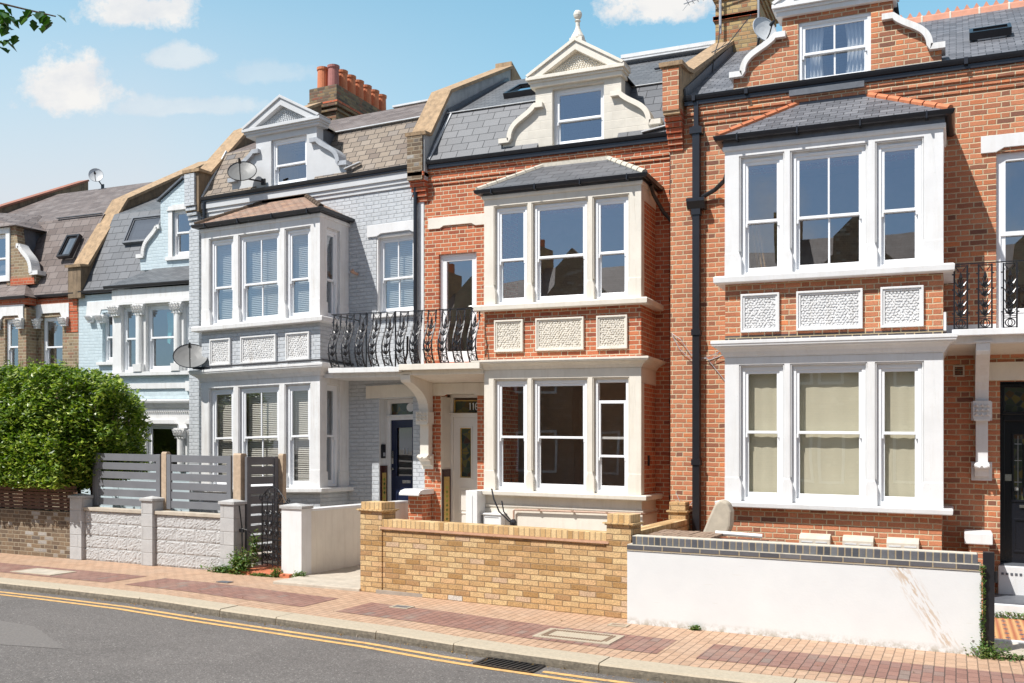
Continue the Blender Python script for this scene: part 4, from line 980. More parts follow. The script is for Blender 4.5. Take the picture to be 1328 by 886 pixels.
# party wall towards the grey house
parapet(H, -9.36, -9.02, [(15.92, 7.93), (16.12, 7.97), (16.92, 9.05), (19.85, 10.58)], 7.1, M['greycement'])
s = MB(); s.box(-9.37, -9.05, 15.88, 16.13, 7.10, 7.925); s.build('corbel_pier', M['stock'], H)
s = MB()
for i in range(6): s.box(-9.33 - .008 * i, -9.04 + .004 * i, 16.06 - .036 * i, 16.13, 6.73 + .088 * i, 6.81 + .088 * i)
s.build('corbel', M['reddark'], H, bevel=.006)
s = MB(); s.prismX([(19.8, 10.0), (19.8, 10.72), (20.5, 10.45), (20.5, 10.0)], -9.4, -9.0); s.build('coping_block', M['coping'], H)
s = MB(); s.obox((-8.985, 16.02, 7.45), (-8.985, 16.80, 8.60), .03, .12); s.nx(); s.obox((-8.985, 16.80, 8.62), (-8.985, 19.6, 10.22), .03, .12); s.build('flashing', M['leaddark'], H)

# ================================================================ right-hand house
H = thing('terraced_house', 'red brick house with bright white bay, blinds downstairs and white-scrolled brick dormer', 'house', (-1.5, 15.0, 0))
WB = dict(x0=-3.035, x1=-.153, yf=14.1, ym=15.0, ops=[(-2.83, -2.20), (-2.12, -1.10), (-1.0, -.39)], ls=1.41, lo=3.36, lt=3.47, ct=3.70, lm=2.40,
          us=4.625, uo=6.345, ut=6.46, um=5.41, panels=[(-2.803, -2.264), (-2.032, -1.157), (-.93, -.392)], pz=(3.82, 4.365), gz=6.63, hip=(-2.13, -1.17, 7.30),
          stone='white', brick='rbrick', broof='rslate', hipm='terra', darkcourse=True, munt='u', blinds={'l': 'roller'}, topm='leaddark')
bay(H, WB)
s = MB(); s.holed(-4.08, 3.0, -.1, 7.52, 15.0, 15.25, [(.502, 1.42, 3.82, 6.285), (.549, 1.5, .55, 3.135), (-2.9, -.3, .5, 3.4), (-2.9, -.3, 4.1, 6.38)]); s.build('wall', M['rbrick'], H)
s = MB(); s.sweepX(-3.8, 3.0, 15.0, [(-.01, 7.16), (.02, 7.16), (.02, 7.225), (.04, 7.228), (.04, 7.30), (.07, 7.305), (.07, 7.38), (.09, 7.385), (.09, 7.45), (-.01, 7.45)]); s.build('corbel_course', M['rbrick'], H)
s = MB(); s.box(-4.08, -4.07, 15.02, 16.12, -.1, 7.5); s.build('flank_wall', M['rbrick'], H)
s = MB(); s.prismY([(.311, 6.285), (.50, 6.285), (.60, 6.34), (1.35, 6.34), (1.45, 6.285), (1.64, 6.285), (1.64, 6.52), (.311, 6.52)], 14.97, 15.02); s.build('lintel', M['white'], H, bevel=.004)
s = MB(); s.prismY([(.388, 3.15), (1.7, 3.15), (1.7, 3.40), (.388, 3.40)], 14.95, 15.02); s.build('lintel', M['cream'], H, bevel=.004)
main_roof(H, -3.85, 3.0, [(14.9, 7.58), (17.2, 8.90), (18.7, 9.76)], (-2.6, -.65), [M['rslate'], M['rslate']])
s = MB(); s.sweepX(-3.83, 3.0, 15.0, gutter_prof(7.585, .16, .06)); s.box(-3.83, 3.0, 14.88, 15.01, 7.45, 7.52)
for x in (-3.7, -2.9, .1, .9, 1.7): s.box(x, x + .05, 14.825, 14.96, 7.50, 7.592)
s.build('gutter', M['gutter'], H)
s = MB()      # crested ridge
s.prismX([(18.6, 9.70), (18.62, 9.80), (18.7, 9.85), (18.78, 9.80), (18.8, 9.70)], -3.3, 3.0)
x = -3.25
while x < 2.9:
    s.prismY([(x, 9.83), (x + .035, 9.86), (x + .06, 9.91), (x + .075, 9.93), (x + .09, 9.91), (x + .115, 9.86), (x + .15, 9.83)], 18.69, 18.71); x += .152
s.build('ridge_tiles', M['crest'], H)
s = MB()
for i in range(14): s.prismX([(18.59, 9.695), (18.61, 9.805), (18.7, 9.86), (18.79, 9.805)], -3.3 + .456 * i, -3.27 + .456 * i)
s.build('ridge_joints', M['mortar'], H)
dormer(H, dict(y=14.98, wall='rbrick', stone='white', body=(-2.42 + .05, -.826), win=(-2.134, -1.119, 7.56, 8.50), zb=7.46, ze=8.62, ls=(-3.092, 7.84, -2.36, 8.34), rs=(-.187, 7.84, -.917, 8.36),
               ped=(-2.50, -.72, -1.61, 9.35), pz=8.80, meet=8.03, yb=16.9, roof='rslate', munt=True, blind='curtains', scrollm='oldwhite', rec=.03))
s = MB(); s.box(-3.06, -2.2, 14.955, 14.985, 7.585, 7.64); s.nx(); s.box(-1.06, -.2, 14.955, 14.985, 7.585, 7.64); s.build('flashing', M['lead'], H); s = MB(); s.box(-2.25, -1.2, 14.86, 14.99, 7.385, 7.47); s.build('flashing', M['leaddark'], H)
rooms(H, -4.05, 3.0, 15.0, (.5, 3.6, 6.85), (-3.035, -.153), 14.1, ((.3, .5), (3.5, 3.68), (6.4, 6.5)), top=7.5)
shell(H, -4.08, 3.0, 15.0, 22.0, 8.0, M['stock'])
rooflight(H, .18, .74, 16.05, 8.30, .33, .19)
# french window to the balcony, with a solid lower panel
f = MB(); f.ring(.502, 1.42, 3.82, 6.285, .06, 15.06, 15.16); f.ring(.56, 1.36, 4.08, 5.20, .06, 15.08, 15.14); f.ring(.56, 1.36, 5.14, 6.23, .06, 15.06, 15.12); f.box(.55, 1.37, 15.09, 15.14, 3.86, 4.10)
d = f.build('window', M['upvc'], H, bevel=.004); p = MB(); p.poly([(.6, 15.11, 4.1), (1.34, 15.11, 4.1), (1.34, 15.11, 6.2), (.6, 15.11, 6.2)]); p.build('pane', M['glass'], d)
s = MB(); s.box(-.15, .50, 14.98, 15.01, 3.76, 3.93); s.box(-.152, -.12, 14.1, 14.98, 3.76, 4.0); s.build('white_upstand', M['white'], H)
# black front door
s = MB(); s.box(.50, .555, 15.004, 15.42, .5, 3.13); s.box(1.495, 1.55, 15.004, 15.42, .5, 3.13); s.box(.5, 1.55, 15.004, 15.42, 3.125, 3.2); s.build('porch_lining', M['blackdoor'], H)
f = MB(); f.ring(.555, 1.495, .62, 3.125, .06, 15.22, 15.36, wb=.01); f.box(.6, 1.45, 15.21, 15.34, 2.60, 2.72); f.box(.58, 1.47, 15.18, 15.22, 2.69, 2.73); f.build('door_frame', M['blackdoor'], H, bevel=.004)
f = MB(); f.holed(.615, 1.435, .63, 2.60, 15.27, 15.33, [(.72, 1.33, 1.50, 2.42)]); f.ring(.70, 1.35, 1.48, 2.44, .03, 15.255, 15.29); f.ring(.72, .99, .78, 1.25, .03, 15.255, 15.28); f.ring(1.06, 1.33, .78, 1.25, .03, 15.255, 15.28); f.ring(.84, 1.22, 1.55, 2.28, .04, 15.26, 15.31)
d = f.build('front_door', M['blackdoor'], H, bevel=.004)
p = MB(); p.poly([(.72, 15.30, 1.5), (1.33, 15.30, 1.5), (1.33, 15.30, 2.42), (.72, 15.30, 2.42)]); p.build('pane', M['leaded'], d)
p = MB()
for z in (1.75, 2.05, 2.28): p.box(.74, .83, 15.295, 15.299, z, z + .008)
p.box(.78, .786, 15.295, 15.299, 1.52, 2.4); p.build('leading', M['lead'], d)
p = MB(); p.box(.62, .70, 15.24, 15.27, 1.77, 1.86); p.nx(); p.lathe(.76, 15.25, [(.0, 1.62), (.035, 1.64), (.035, 1.68), (0, 1.7)], 8); p.nx(); p.box(.80, .92, 15.25, 15.27, 1.40, 1.44); p.build('lock', M['chrome'], d)
p = MB(); p.box(.535, .56, 15.08, 15.16, 1.76, 1.86); p.box(.535, .56, 15.08, 15.14, 1.36, 1.52); p.build('doorbell', M['chrome'], H, bevel=.004)
p = MB(); p.poly([(.61, 15.29, 2.73), (1.44, 15.29, 2.73), (1.44, 15.29, 3.07), (.61, 15.29, 3.07)]); p.build('fanlight', M['leaded'], H)
p = MB(); p.ring(-.04, .107, 3.21, 3.37, .022, 14.985, 15.01); v = p.build('air_vent', M['vent'], H); p = MB()
for i in range(5): p.box(-.015, .085, 14.99, 15.005, 3.235 + i * .024, 3.245 + i * .024)
p.build('louvre', M['dark'], v)
for x0, x1 in ((-1.983, -1.573), (-1.411, -1.015), (-.849, -.447)):
    p = MB(); p.prismX([(13.99, .80), (13.99, .93), (14.02, .975), (14.14, 1.0), (14.14, .80)], x0, x1); v = p.build('air_brick_hood', M['vent'], H, bevel=.006); p = MB()
    for i in range(2): p.box(x0 + .03 + i * .19, x0 + .18 + i * .19, 13.985, 13.992, .88, .90)
    p.build('slot', M['leadlight'], v)
# square downpipe with hopper head
s = MB(); s.box(-3.70, -3.59, 14.86, 14.97, .05, 7.12)
for z in (1.9, 3.9, 5.75): s.box(-3.715, -3.575, 14.845, 14.98, z, z + .09)
s.box(-3.74, -3.55, 14.84, 15.0, 7.0, 7.1); s.box(-3.68, -3.61, 14.87, 14.95, 7.1, 7.5)
s.prismX([(14.80, 6.0), (14.80, 5.95), (14.86, 5.84), (14.98, 5.84), (14.98, 6.0)], -3.78, -3.5)
s.tube([(-3.08, 14.5, 6.25), (-3.18, 14.75, 6.2), (-3.35, 14.9, 6.12), (-3.56, 14.93, 6.03)], .034, 10); s.build('downpipe', M['gutter'], H)
s = MB()
for P in ([(-4.05, 14.97, 3.95), (-3.9, 14.93, 3.85), (-3.75, 14.95, 3.62), (-3.45, 14.95, 3.52), (-3.15, 14.95, 3.62)], [(-4.05, 14.97, 3.93), (-3.92, 14.95, 3.7), (-3.7, 14.97, 3.5), (-3.4, 14.96, 3.6), (-3.1, 14.96, 3.75)],
          [(-3.5, 14.97, 3.55), (-3.3, 14.97, 3.3), (-3.07, 14.97, 3.0)], [(-3.12, 14.97, 3.95), (-3.25, 14.96, 3.7), (-3.4, 14.97, 3.55)], [(-3.98, 14.97, 1.45), (-3.9, 14.93, 1.3), (-3.75, 14.93, 1.28), (-3.6, 14.97, 1.5)]): s.tube(P, .005, 5)
s.build('wall_cable', M['lead'], H)
# roof-height party wall with brick pier, plus chimney
parapet(H, -4.12, -3.86, [(14.72, 8.03), (15.05, 8.06), (15.4, 8.14), (19.9, 10.55)], 7.3, M['ochre'], capw=.055)
s = MB(); s.box(-4.125, -3.87, 14.70, 15.05, 7.35, 7.995); s.build('corbel_pier', M['rbrick'], H)
s = MB()
for i in range(7): s.box(-4.10 - .004 * i, -3.87 + .003 * i, 14.97 - .036 * i, 15.05, 6.80 + .084 * i, 6.875 + .084 * i)
s.build('corbel', M['reddark'], H, bevel=.006)
s = MB(); s.obox((-3.835, 14.95, 7.66), (-3.835, 18.6, 9.76), .03, .16); s.build('flashing', M['leaddark'], H)
s = MB(); cx0, cx1, cy0, cy1 = -4.15, -3.37, 18.45, 20.1
s.box(cx0, cx1, cy0, cy1, 8.8, 10.9); s.box(cx0 - .04, cx1 + .04, cy0 - .04, cy1 + .04, 10.25, 10.33); s.box(cx0 - .03, cx1 + .03, cy0 - .03, cy1 + .03, 10.62, 10.69); s.box(cx0 - .07, cx1 + .07, cy0 - .07, cy1 + .07, 10.69, 10.77); s.box(cx0 - .11, cx1 + .11, cy0 - .11, cy1 + .11, 10.77, 11.2)
ch = s.build('chimney', M['chim'], H, bevel=.006)
for i in range(4):
    s = MB(); s.lathe(-3.76, 18.8 + .36 * i, [(.13, 11.2), (.12, 11.6), (.14, 11.62), (.14, 11.68), (.11, 11.68), (.11, 11.5)], 14); s.build('chimney_pot', M['terra'], ch)
s = MB(); s.box(-4.19, -3.33, 18.41, 18.46, 10.25, 10.33); s.build('string_course', M['reddark'], ch)

# ================================================================ grey painted house
HOUSE_SHEAR[0] = .032
H = thing('terraced_house', 'pale grey painted house with white bay and grey scrolled dormer', 'house', (-12, 16.1, 0))
GB = dict(x0=-13.662, x1=-10.816, yf=15.15, ym=16.1, ops=[(-13.47, -12.856), (-12.74, -11.751), (-11.63, -11.03)], ls=1.32, lo=3.29, lt=3.42, ct=3.65, lm=2.30,
          us=4.52, uo=6.245, ut=6.42, um=5.28, panels=[(-13.427, -12.915), (-12.663, -11.816), (-11.586, -11.043)], pz=(3.735, 4.255), gz=6.53, hip=(-12.9, -11.82, 7.12),
          stone='oldwhite', brick='greybrick', broof='claytile', hipm='bark', munt='lu', blinds={'l': 'venetian', 'u': 'venetian'}, sidewin=(.22, .66), topm='mortar')
bay(H, GB)
s = MB(); s.holed(-14.50, -9.12, -.1, 7.30, 16.1, 16.35, [(-10.124, -9.37, .2, 3.01), (-10.185, -9.33, 4.62, 6.13), (-13.5, -11.0, .5, 3.35), (-13.5, -11.0, 4.1, 6.3)]); s.build('wall', M['greybrick'], H)
s = MB(); s.sweepX(-14.45, -9.2, 16.1, [(-.01, 7.00), (.025, 7.00), (.025, 7.075), (.05, 7.078), (.05, 7.15), (.08, 7.155), (.08, 7.29), (-.01, 7.29)]); s.build('corbel_course', M['greyrender'], H)
s = MB(); s.prismY([(-10.378, 6.135), (-10.16, 6.135), (-10.07, 6.18), (-9.44, 6.18), (-9.36, 6.135), (-9.30, 6.135), (-9.30, 6.36), (-10.378, 6.36)], 16.07, 16.12); s.build('lintel', M['white'], H, bevel=.004)
s = MB(); s.prismY([(-10.40, 3.02), (-9.15, 3.02), (-9.15, 3.26), (-10.40, 3.26)], 16.06, 16.12); s.build('lintel', M['cream'], H, bevel=.004)
main_roof(H, -14.45, -9.2, [(15.98, 7.32), (16.75, 8.52), (18.9, 9.72)], (-13.1, -11.55), [M['oldslate'], M['brownslate']])
s = MB(); s.obox((-13.0, 16.77, 8.545), (-9.3, 16.77, 8.545), .16, .02); s.nx(); s.obox((-14.43, 16.03, 7.40), (-14.43, 16.78, 8.58), .03, .05); s.nx(); s.obox((-11.5, 18.9, 9.75), (-9.25, 18.9, 9.75), .12, .04); s.nx(); s.obox((-10.85, 16.0, 7.50), (-10.55, 16.1, 7.62), .1, .02)
s.build('flashing', M['leadlight'], H)
s = MB(); s.sweepX(-14.42, -9.2, 16.1, gutter_prof(7.385, .14, .055)); s.box(-14.42, -9.2, 15.99, 16.11, 7.29, 7.33); s.build('gutter', M['gutter'], H)
dormer(H, dict(y=16.08, wall='greyrender', stone='greyrender', body=(-13.06, -11.56), win=(-12.68, -11.80, 7.40, 8.36), zb=7.33, ze=8.50, ls=(-13.68, 7.66, -13.0, 8.17), rs=(-10.858, 7.64, -11.633, 8.19),
               ped=(-13.32, -11.40, -12.36, 9.19), pz=8.66, meet=7.84, yb=17.2, roof='oldslate', scrollm='lead', rec=.06))
sash(H, -10.16, -9.355, 4.63, 6.12, 16.19, 5.32, True, blind='venetian')
s = MB(); s.box(-10.25, -9.30, 16.03, 16.15, 4.56, 4.63); s.build('sill', M['oldwhite'], H, bevel=.004)
s = MB(); s.holed(-10.18, -9.335, 4.62, 6.13, 16.11, 16.19, [(-10.15, -9.365, 4.64, 6.11)]); s.build('window_surround', M['oldwhite'], H)
rooms(H, -14.45, -9.15, 16.1, (.35, 3.45, 6.75), (-13.662, -10.816), 15.15, ((.3, .45), (3.42, 3.6), (6.33, 6.4)), top=7.3)
shell(H, -14.5, -9.12, 16.1, 22.5, 8.0, M['stock'])
s = MB(); s.box(-10.19, -10.12, 16.104, 16.5, .15, 3.0); s.box(-9.374, -9.3, 16.104, 16.5, .15, 3.0); s.box(-10.15, -9.35, 16.104, 16.5, 3.004, 3.07); s.build('porch_lining', M['oldwhite'], H)
s = MB(); s.box(-10.2, -9.3, 15.6, 16.8, 0, .2); s.build('door_step', M['concrete'], H, bevel=.01)
f = MB(); f.ring(-10.12, -9.374, .2, 3.0, .075, 16.39, 16.5, wb=.01); f.box(-10.06, -9.42, 16.38, 16.48, 2.60, 2.68); f.box(-10.11, -9.38, 16.35, 16.42, 2.67, 2.70); f.build('door_frame', M['oldwhite'], H, bevel=.004)
f = MB(); f.holed(-10.045, -9.45, .22, 2.60, 16.42, 16.47, [(-9.92, -9.56, 1.50, 2.46)]); f.ring(-9.94, -9.54, 1.48, 2.48, .03, 16.405, 16.43); f.ring(-9.93, -9.56, .5, 1.2, .03, 16.407, 16.43); f.box(-9.88, -9.61, 16.41, 16.43, .56, 1.14)
d = f.build('front_door', M['navy'], H, bevel=.004); d['label'] = 'dark navy blue front door with a large glass light'
p = MB(); p.poly([(-9.92, 16.45, 1.5), (-9.56, 16.45, 1.5), (-9.56, 16.45, 2.46), (-9.92, 16.45, 2.46)]); p.build('pane', M['glassd'], d)
digits(d, '11', -9.80, 1.93, .13, 16.442, M['lead'])
p = MB(); p.box(-9.78, -9.60, 16.40, 16.42, 1.37, 1.43); p.nx(); p.box(-10.02, -9.98, 16.39, 16.42, 1.75, 2.0); p.nx(); p.lathe(-9.99, 16.38, [(0, 1.62), (.03, 1.63), (.03, 1.67), (0, 1.68)], 8); p.build('lock', M['chrome'], d)
p = MB(); p.poly([(-10.05, 16.44, 2.70), (-9.44, 16.44, 2.70), (-9.44, 16.44, 2.93), (-10.05, 16.44, 2.93)]); fl = p.build('fanlight', M['leaded'], H)
p = MB(); p.T = lambda q: (q[0], 16.43 + q[2], q[1]); p.lathe(-9.62, 2.84, [(.085, 0), (.085, .006)], 20); p.build('number_disc', M['plastic'], fl)
dado(H, -10.118, 16.13, 16.38, .3, 1.72)
p = MB(); p.box(-10.118, -10.08, 16.15, 16.28, 1.86, 2.13); q = p.build('entry_phone', M['gutter'], H, bevel=.008); p = MB(); p.box(-10.08, -10.075, 16.18, 16.25, 1.90, 1.97); p.build('button', M['lead'], q)
s = MB(); s.tube([(-9.27, 16.02, 7.02), (-9.27, 16.02, 3.56)], .04, 10); s.nx(); s.tube([(-14.36, 16.02, 7.3), (-14.36, 16.02, 6.5)], .04, 10); s.nx(); s.tube([(-9.27, 16.02, 6.95), (-9.38, 16.03, 6.72)], .008, 5); s.build('downpipe', M['gutter'], H)
s = MB(); s.box(-9.24, -9.13, 16.085, 16.11, 3.6, 7.06); s.build('white_strip', M['white'], H)
s = MB(); s.sweepU(-13.662, -10.816, 15.15, 16.1, [(.10 + .022 * math.cos(t), 3.70 + .022 * math.sin(t)) for t in [i * math.pi / 3 for i in range(6)]]); s.build('cable_conduit', M['gutter'], H)
s = MB(); s.tube([(-10.6, 16.08, 5.45), (-10.62, 15.98, 5.46), (-10.64, 15.93, 5.5)], [.03, .03, .045], 8); s.build('floodlight', M['copper'], H)
# party wall to the pale blue house with its corbelled pier
parapet(H, -14.80, -14.45, [(15.95, 7.93), (16.3, 7.95), (17.55, 9.27), (20.3, 10.75)], 7.1, M['darkrender'])
s = MB(); s.box(-14.80, -14.53, 15.90, 16.12, 7.30, 7.90); s.box(-14.76, -14.49, 16.0, 16.25, -.1, 6.75)
for i in range(6): s.box(-14.76 - .006 * i, -14.50 - .004 * i, 16.04 - .03 * i, 16.13, 6.75 + .095 * i, 6.83 + .095 * i)
s.build('corbel_pier', M['greybrick'], H, bevel=.006)
# big chimney stack behind the ridge
s = MB(); cx0, cx1, cy0, cy1 = -14.93, -14.10, 20.45, 23.15
s.box(cx0 + .04, cx1 - .04, cy0 + .04, cy1 - .04, 8.2, 10.93); s.box(cx0 - .02, cx1 + .02, cy0 - .02, cy1 + .02, 10.6, 10.66); s.box(cx0 - .05, cx1 + .05, cy0 - .05, cy1 + .05, 10.72, 10.79); s.box(cx0 - .03, cx1 + .03, cy0 - .03, cy1 + .03, 10.85, 10.91); s.box(cx0, cx1, cy0, cy1, 10.92, 11.26)
ch = s.build('chimney', M['chimd'], H, bevel=.006)
s = MB(); s.box(cx0 - .055, cx1 + .055, cy0 - .055, cy1 + .055, 10.80, 10.85); s.build('string_course', M['reddark'], ch)
for i in range(8):
    x, y = (-14.66, 20.66) if i == 0 else (-14.34, 20.66 + .375 * (i - 1))
    s = MB(); r = .145; s.lathe(x, y, [(r, 11.25), (r * .93, 11.74), (r * 1.07, 11.76), (r * 1.09, 11.82), (r * .85, 11.82), (r * .85, 11.6)], 16, 0); s.build('chimney_pot', M['terradark'] if i == 1 else M['terra'], ch, smooth=False)
HOUSE_SHEAR[0] = 0.0

# ================================================================ pale blue house
H = thing('terraced_house', 'pale blue painted house with white carved window columns, half hidden by the hedge', 'house', (-17.2, 17.1, 0))
def capital(b, x, y, z0, z1, w, d=.14):
    b.prismY([(x - w * .62, z1), (x + w * .62, z1), (x + w * .62, z1 - .04), (x + w * .52, z1 - .06), (x + w * .42, z0 + .04), (x + w * .5, z0), (x - w * .5, z0), (x - w * .42, z0 + .04), (x - w * .52, z1 - .06), (x - w * .62, z1 - .04)], y - d * .5, y + .05)
    r = random.Random(int(x * 100))
    for i in range(4):
        for j in range(3):
            cx = x + (i - 1.5) * w * .3; cz = z0 + .05 + j * (z1 - z0 - .08) / 3
            b.tube([(cx - w * .1, y - d * .5, cz), (cx, y - d * .75 - .02 * j, cz + .03), (cx + w * .1, y - d * .5, cz + .01)], [.008, .022, .008], 5)
def colwin(H, x0, x1, z0, z1, y, meet, gm='glass', label=None):
    sash(H, x0, x1, z0, z1, y + .1, meet, gm=gm)
yf, ym = 16.3, 17.1; bx0, bx1 = -17.26, -14.82  # blue and brown house coordinates pre-scaled by hand about the camera
ops = [(-17.0, -16.57), (-16.27, -15.47), (-15.19, -14.86)]
s = MB()
s.holed(bx0, bx1, 3.675, 5.19, yf, yf + .2, [(a, b_, 3.675, 5.14) for a, b_ in ops]); s.box(bx0, bx1, yf - .02, yf + .2, 5.19, 5.52); 
for a, b_ in ops: s.prismY([(a - .03, 5.17), (a + .04, 5.25), (b_ - .04, 5.25), (b_ + .03, 5.17)], yf - .06, yf)
s.build('window_surround', M['oldwhite'], H, bevel=.005)
for x in (-16.42, -15.33):
    s = MB(); s.lathe(x, yf - .02, [(.10, 3.675), (.10, 3.80), (.07, 3.84), (.065, 4.9), (.08, 4.95)], 12); s.box(x - .12, x + .12, yf - .12, yf, 3.675, 3.84); c_ = s.build('column', M['oldwhite'], H, smooth=False)
    s = MB(); capital(s, x, yf - .02, 4.93, 5.17, .26); s.build('capital', M['oldwhite'], c_)
s = MB(); capital(s, -17.13, yf - .02, 4.93, 5.17, .24); s.nx(); capital(s, -18.42, ym - .02, 4.93, 5.12, .2); s.nx(); capital(s, -18.75, ym - .02, 4.95, 5.1, .15); s.build('capital', M['oldwhite'], H)
for a, b_ in ops: sash(H, a, b_, 3.68, 5.14, yf + .08, 4.43)
s = MB(); s.box(bx0 - .006, bx0 + .16, yf + .012, ym, 0, 5.5); s.box(bx0, bx1, yf + .02, yf + .19, 0, 1.49); s.box(bx1 - .1, bx1 + .006, yf + .012, ym, 0, 5.5); s.box(bx0 + .01, bx1 - .01, yf + .01, yf + .2, 2.9, 3.6); s.build('bay_wall', M['bluebrick'], H)
s = MB(); s.box(bx0 - .1, bx1 + .02, yf - .1, ym, 3.59, 3.672); s.box(bx0, bx1, yf - .03, yf + .02, 3.30, 3.42); s.box(-15.1, -14.85, yf - .05, yf + .02, 3.24, 3.45); s.sweepX(bx0 - .05, bx1, yf, cornice_prof(2.87, 3.05, .12)); s.build('cornice', M['oldwhite'], H, bevel=.004)
lops = [(-17.0, -16.5), (-16.27, -15.38), (-15.1, -14.88)]
s = MB(); s.holed(bx0, bx1, 1.5, 2.87, yf + .01, yf + .2, [(a, b_, 1.5, 2.52) for a, b_ in lops])
for a, b_ in lops: s.prismY([(a - .03, 2.53), (a + .05, 2.62), (b_ - .05, 2.62), (b_ + .03, 2.53)], yf - .05, yf + .01)
s.build('window_surround', M['oldwhite'], H, bevel=.005)
for a, b_ in lops: sash(H, a, b_, 1.5, 2.52, yf + .08, 1.75, gm='glassd')
s = MB(); s.lathe(-15.24, yf - .02, [(.07, 1.5), (.065, 2.2), (.08, 2.22)], 12); capital(s, -15.24, yf - .02, 2.22, 2.44, .24); s.nx(); capital(s, -14.86, yf - .02, 2.22, 2.42, .18); s.build('column', M['oldwhite'], H)
s = MB(); n = 40
for i in range(n): s.box(bx0 + .05 + i * .06, bx0 + .08 + i * .06, yf - .03, yf, 2.79, 2.82)
s.build('dentils', M['oldwhite'], H)
s = MB(); s.holed(-19.2, -14.8, -.1, 5.62, ym, ym + .25, [(-18.43, -18.05, 4.0, 5.18), (-17.1, -15.0, 3.3, 5.3), (-17.1, -15.0, 1.4, 2.8)]); s.build('wall', M['bluebrick'], H)
sash(H, -18.43, -18.05, 4.0, 5.18, ym + .08, 4.6)
s = MB(); s.box(-18.55, -17.95, ym - .08, ym + .1, 3.93, 4.0); s.build('sill', M['oldwhite'], H, bevel=.004); s = MB(); s.prismY([(-18.95, 5.12), (-18.50, 5.12), (-18.45, 5.25), (-18.0, 5.25), (-17.26, 5.12), (-17.26, 5.45), (-18.9, 5.45)], ym - .02, ym + .02); s.build('lintel', M['oldwhite'], H, bevel=.004)
s = MB(); s.sweepX(-19.1, -17.2, ym, gutter_prof(5.70, .12)); s.nx(); s.sweepX(bx0 - .15, bx1 + .1, yf, gutter_prof(5.60, .13)); s.build('gutter', M['gutter'], H)
s = MB(); s.poly([(bx0 - .12, yf - .1, 5.60), (bx1 + .1, yf - .1, 5.60), (bx1 + .1, ym + .05, 6.16), (bx0 + .5, ym + .05, 6.16)]); s.poly([(bx0 - .12, yf - .1, 5.60), (bx0 + .5, ym + .05, 6.16), (bx0 - .12, ym + .05, 5.7)]); s.poly([(bx0 - .12, yf - .1, 5.59), (bx0 - .12, ym, 5.59), (bx1 + .1, ym, 5.59), (bx1 + .1, yf - .1, 5.59)]); s.build('bay_roof', M['slateup'], H, merge=False)
main_roof(H, -19.0, -14.8, [(17.0, 5.66), (18.0, 7.75), (21.3, 9.55)], (-16.6, -14.9), [M['slate'], M['slateup']])
# gable dormer, pale blue brick
dz = MB(); L = scroll_pts(-17.23, 6.42, -16.6, 7.06)
dz.prismY([(-17.20, 6.1)] + L + [(-16.6, 7.66), (-15.9, 8.08), (-15.2, 7.66), (-15.2, 7.42), (-16.24, 7.42), (-16.24, 6.1)], ym - .02, ym + .2); dz.box(-15.30, -14.9, ym - .02, ym + .2, 6.1, 7.42); dz.box(-16.3, -15.2, ym - .015, ym + .2, 6.1, 6.33)
d = dz.build('dormer', M['bluebrick'], H)
s = MB()
for a, b_ in zip(L[1:], L[2:]): s.obox((a[0], ym + .04, a[1]), (b_[0] + 1e-3, ym + .04, b_[1] + 1e-3), .24, .09, up=(0, 0, 1) if abs(a[0] - b_[0]) > abs(a[1] - b_[1]) else (1, 0, 0))
s.box(-17.30, -17.08, ym - .08, ym + .16, 6.38, 6.47); s.build('scroll_coping', M['oldwhite'], d)
s = MB(); s.obox((-16.68, ym + .3, 7.66), (-15.9, ym + .3, 8.13), .75, .04); s.obox((-15.9, ym + .3, 8.13), (-15.1, ym + .3, 7.66), .75, .04); s.box(-16.57, -16.5, ym + .2, 18.4, 6.2, 7.66); s.poly([(-16.68, ym + .5, 7.66), (-15.9, ym + .5, 8.13), (-15.9, 20, 8.13), (-16.68, 19, 7.66)]); s.poly([(-15.12, ym + .5, 7.66), (-15.9, ym + .5, 8.13), (-15.9, 20, 8.13), (-15.12, 19, 7.66)]); s.build('dormer_roof', M['leaddark'], d, merge=False)
s = MB(); s.box(-16.42, -15.0, ym - .07, ym + .05, 6.27, 6.35); s.prismY([(-16.4, 7.40), (-16.2, 7.52), (-15.2, 7.52), (-15.0, 7.40)], ym - .06, ym); s.holed(-16.36, -15.05, 6.35, 7.5, ym - .035, ym, [(-16.24, -15.30, 6.35, 7.42)]); s.build('window_surround', M['oldwhite'], d)
sash(H, -16.24, -15.30, 6.35, 7.42, ym + .03, 6.9)
rooflight(H, -18.2, -17.2, 17.55, 6.85, .33, .70, 'leaddark')
parapet(H, -19.42, -19.0, [(16.98, 6.28), (17.2, 6.33), (18.42, 8.2), (21.5, 10.0)], 5.55, M['darkrender'])
rooms(H, -19.1, -14.85, ym, (.2, 3.2, 5.6), (bx0, bx1), yf, ((2.95, 3.1), (5.45, 5.55)), top=5.8)
shell(H, -19.2, -14.8, ym, 24, 6.4, M['stock'])

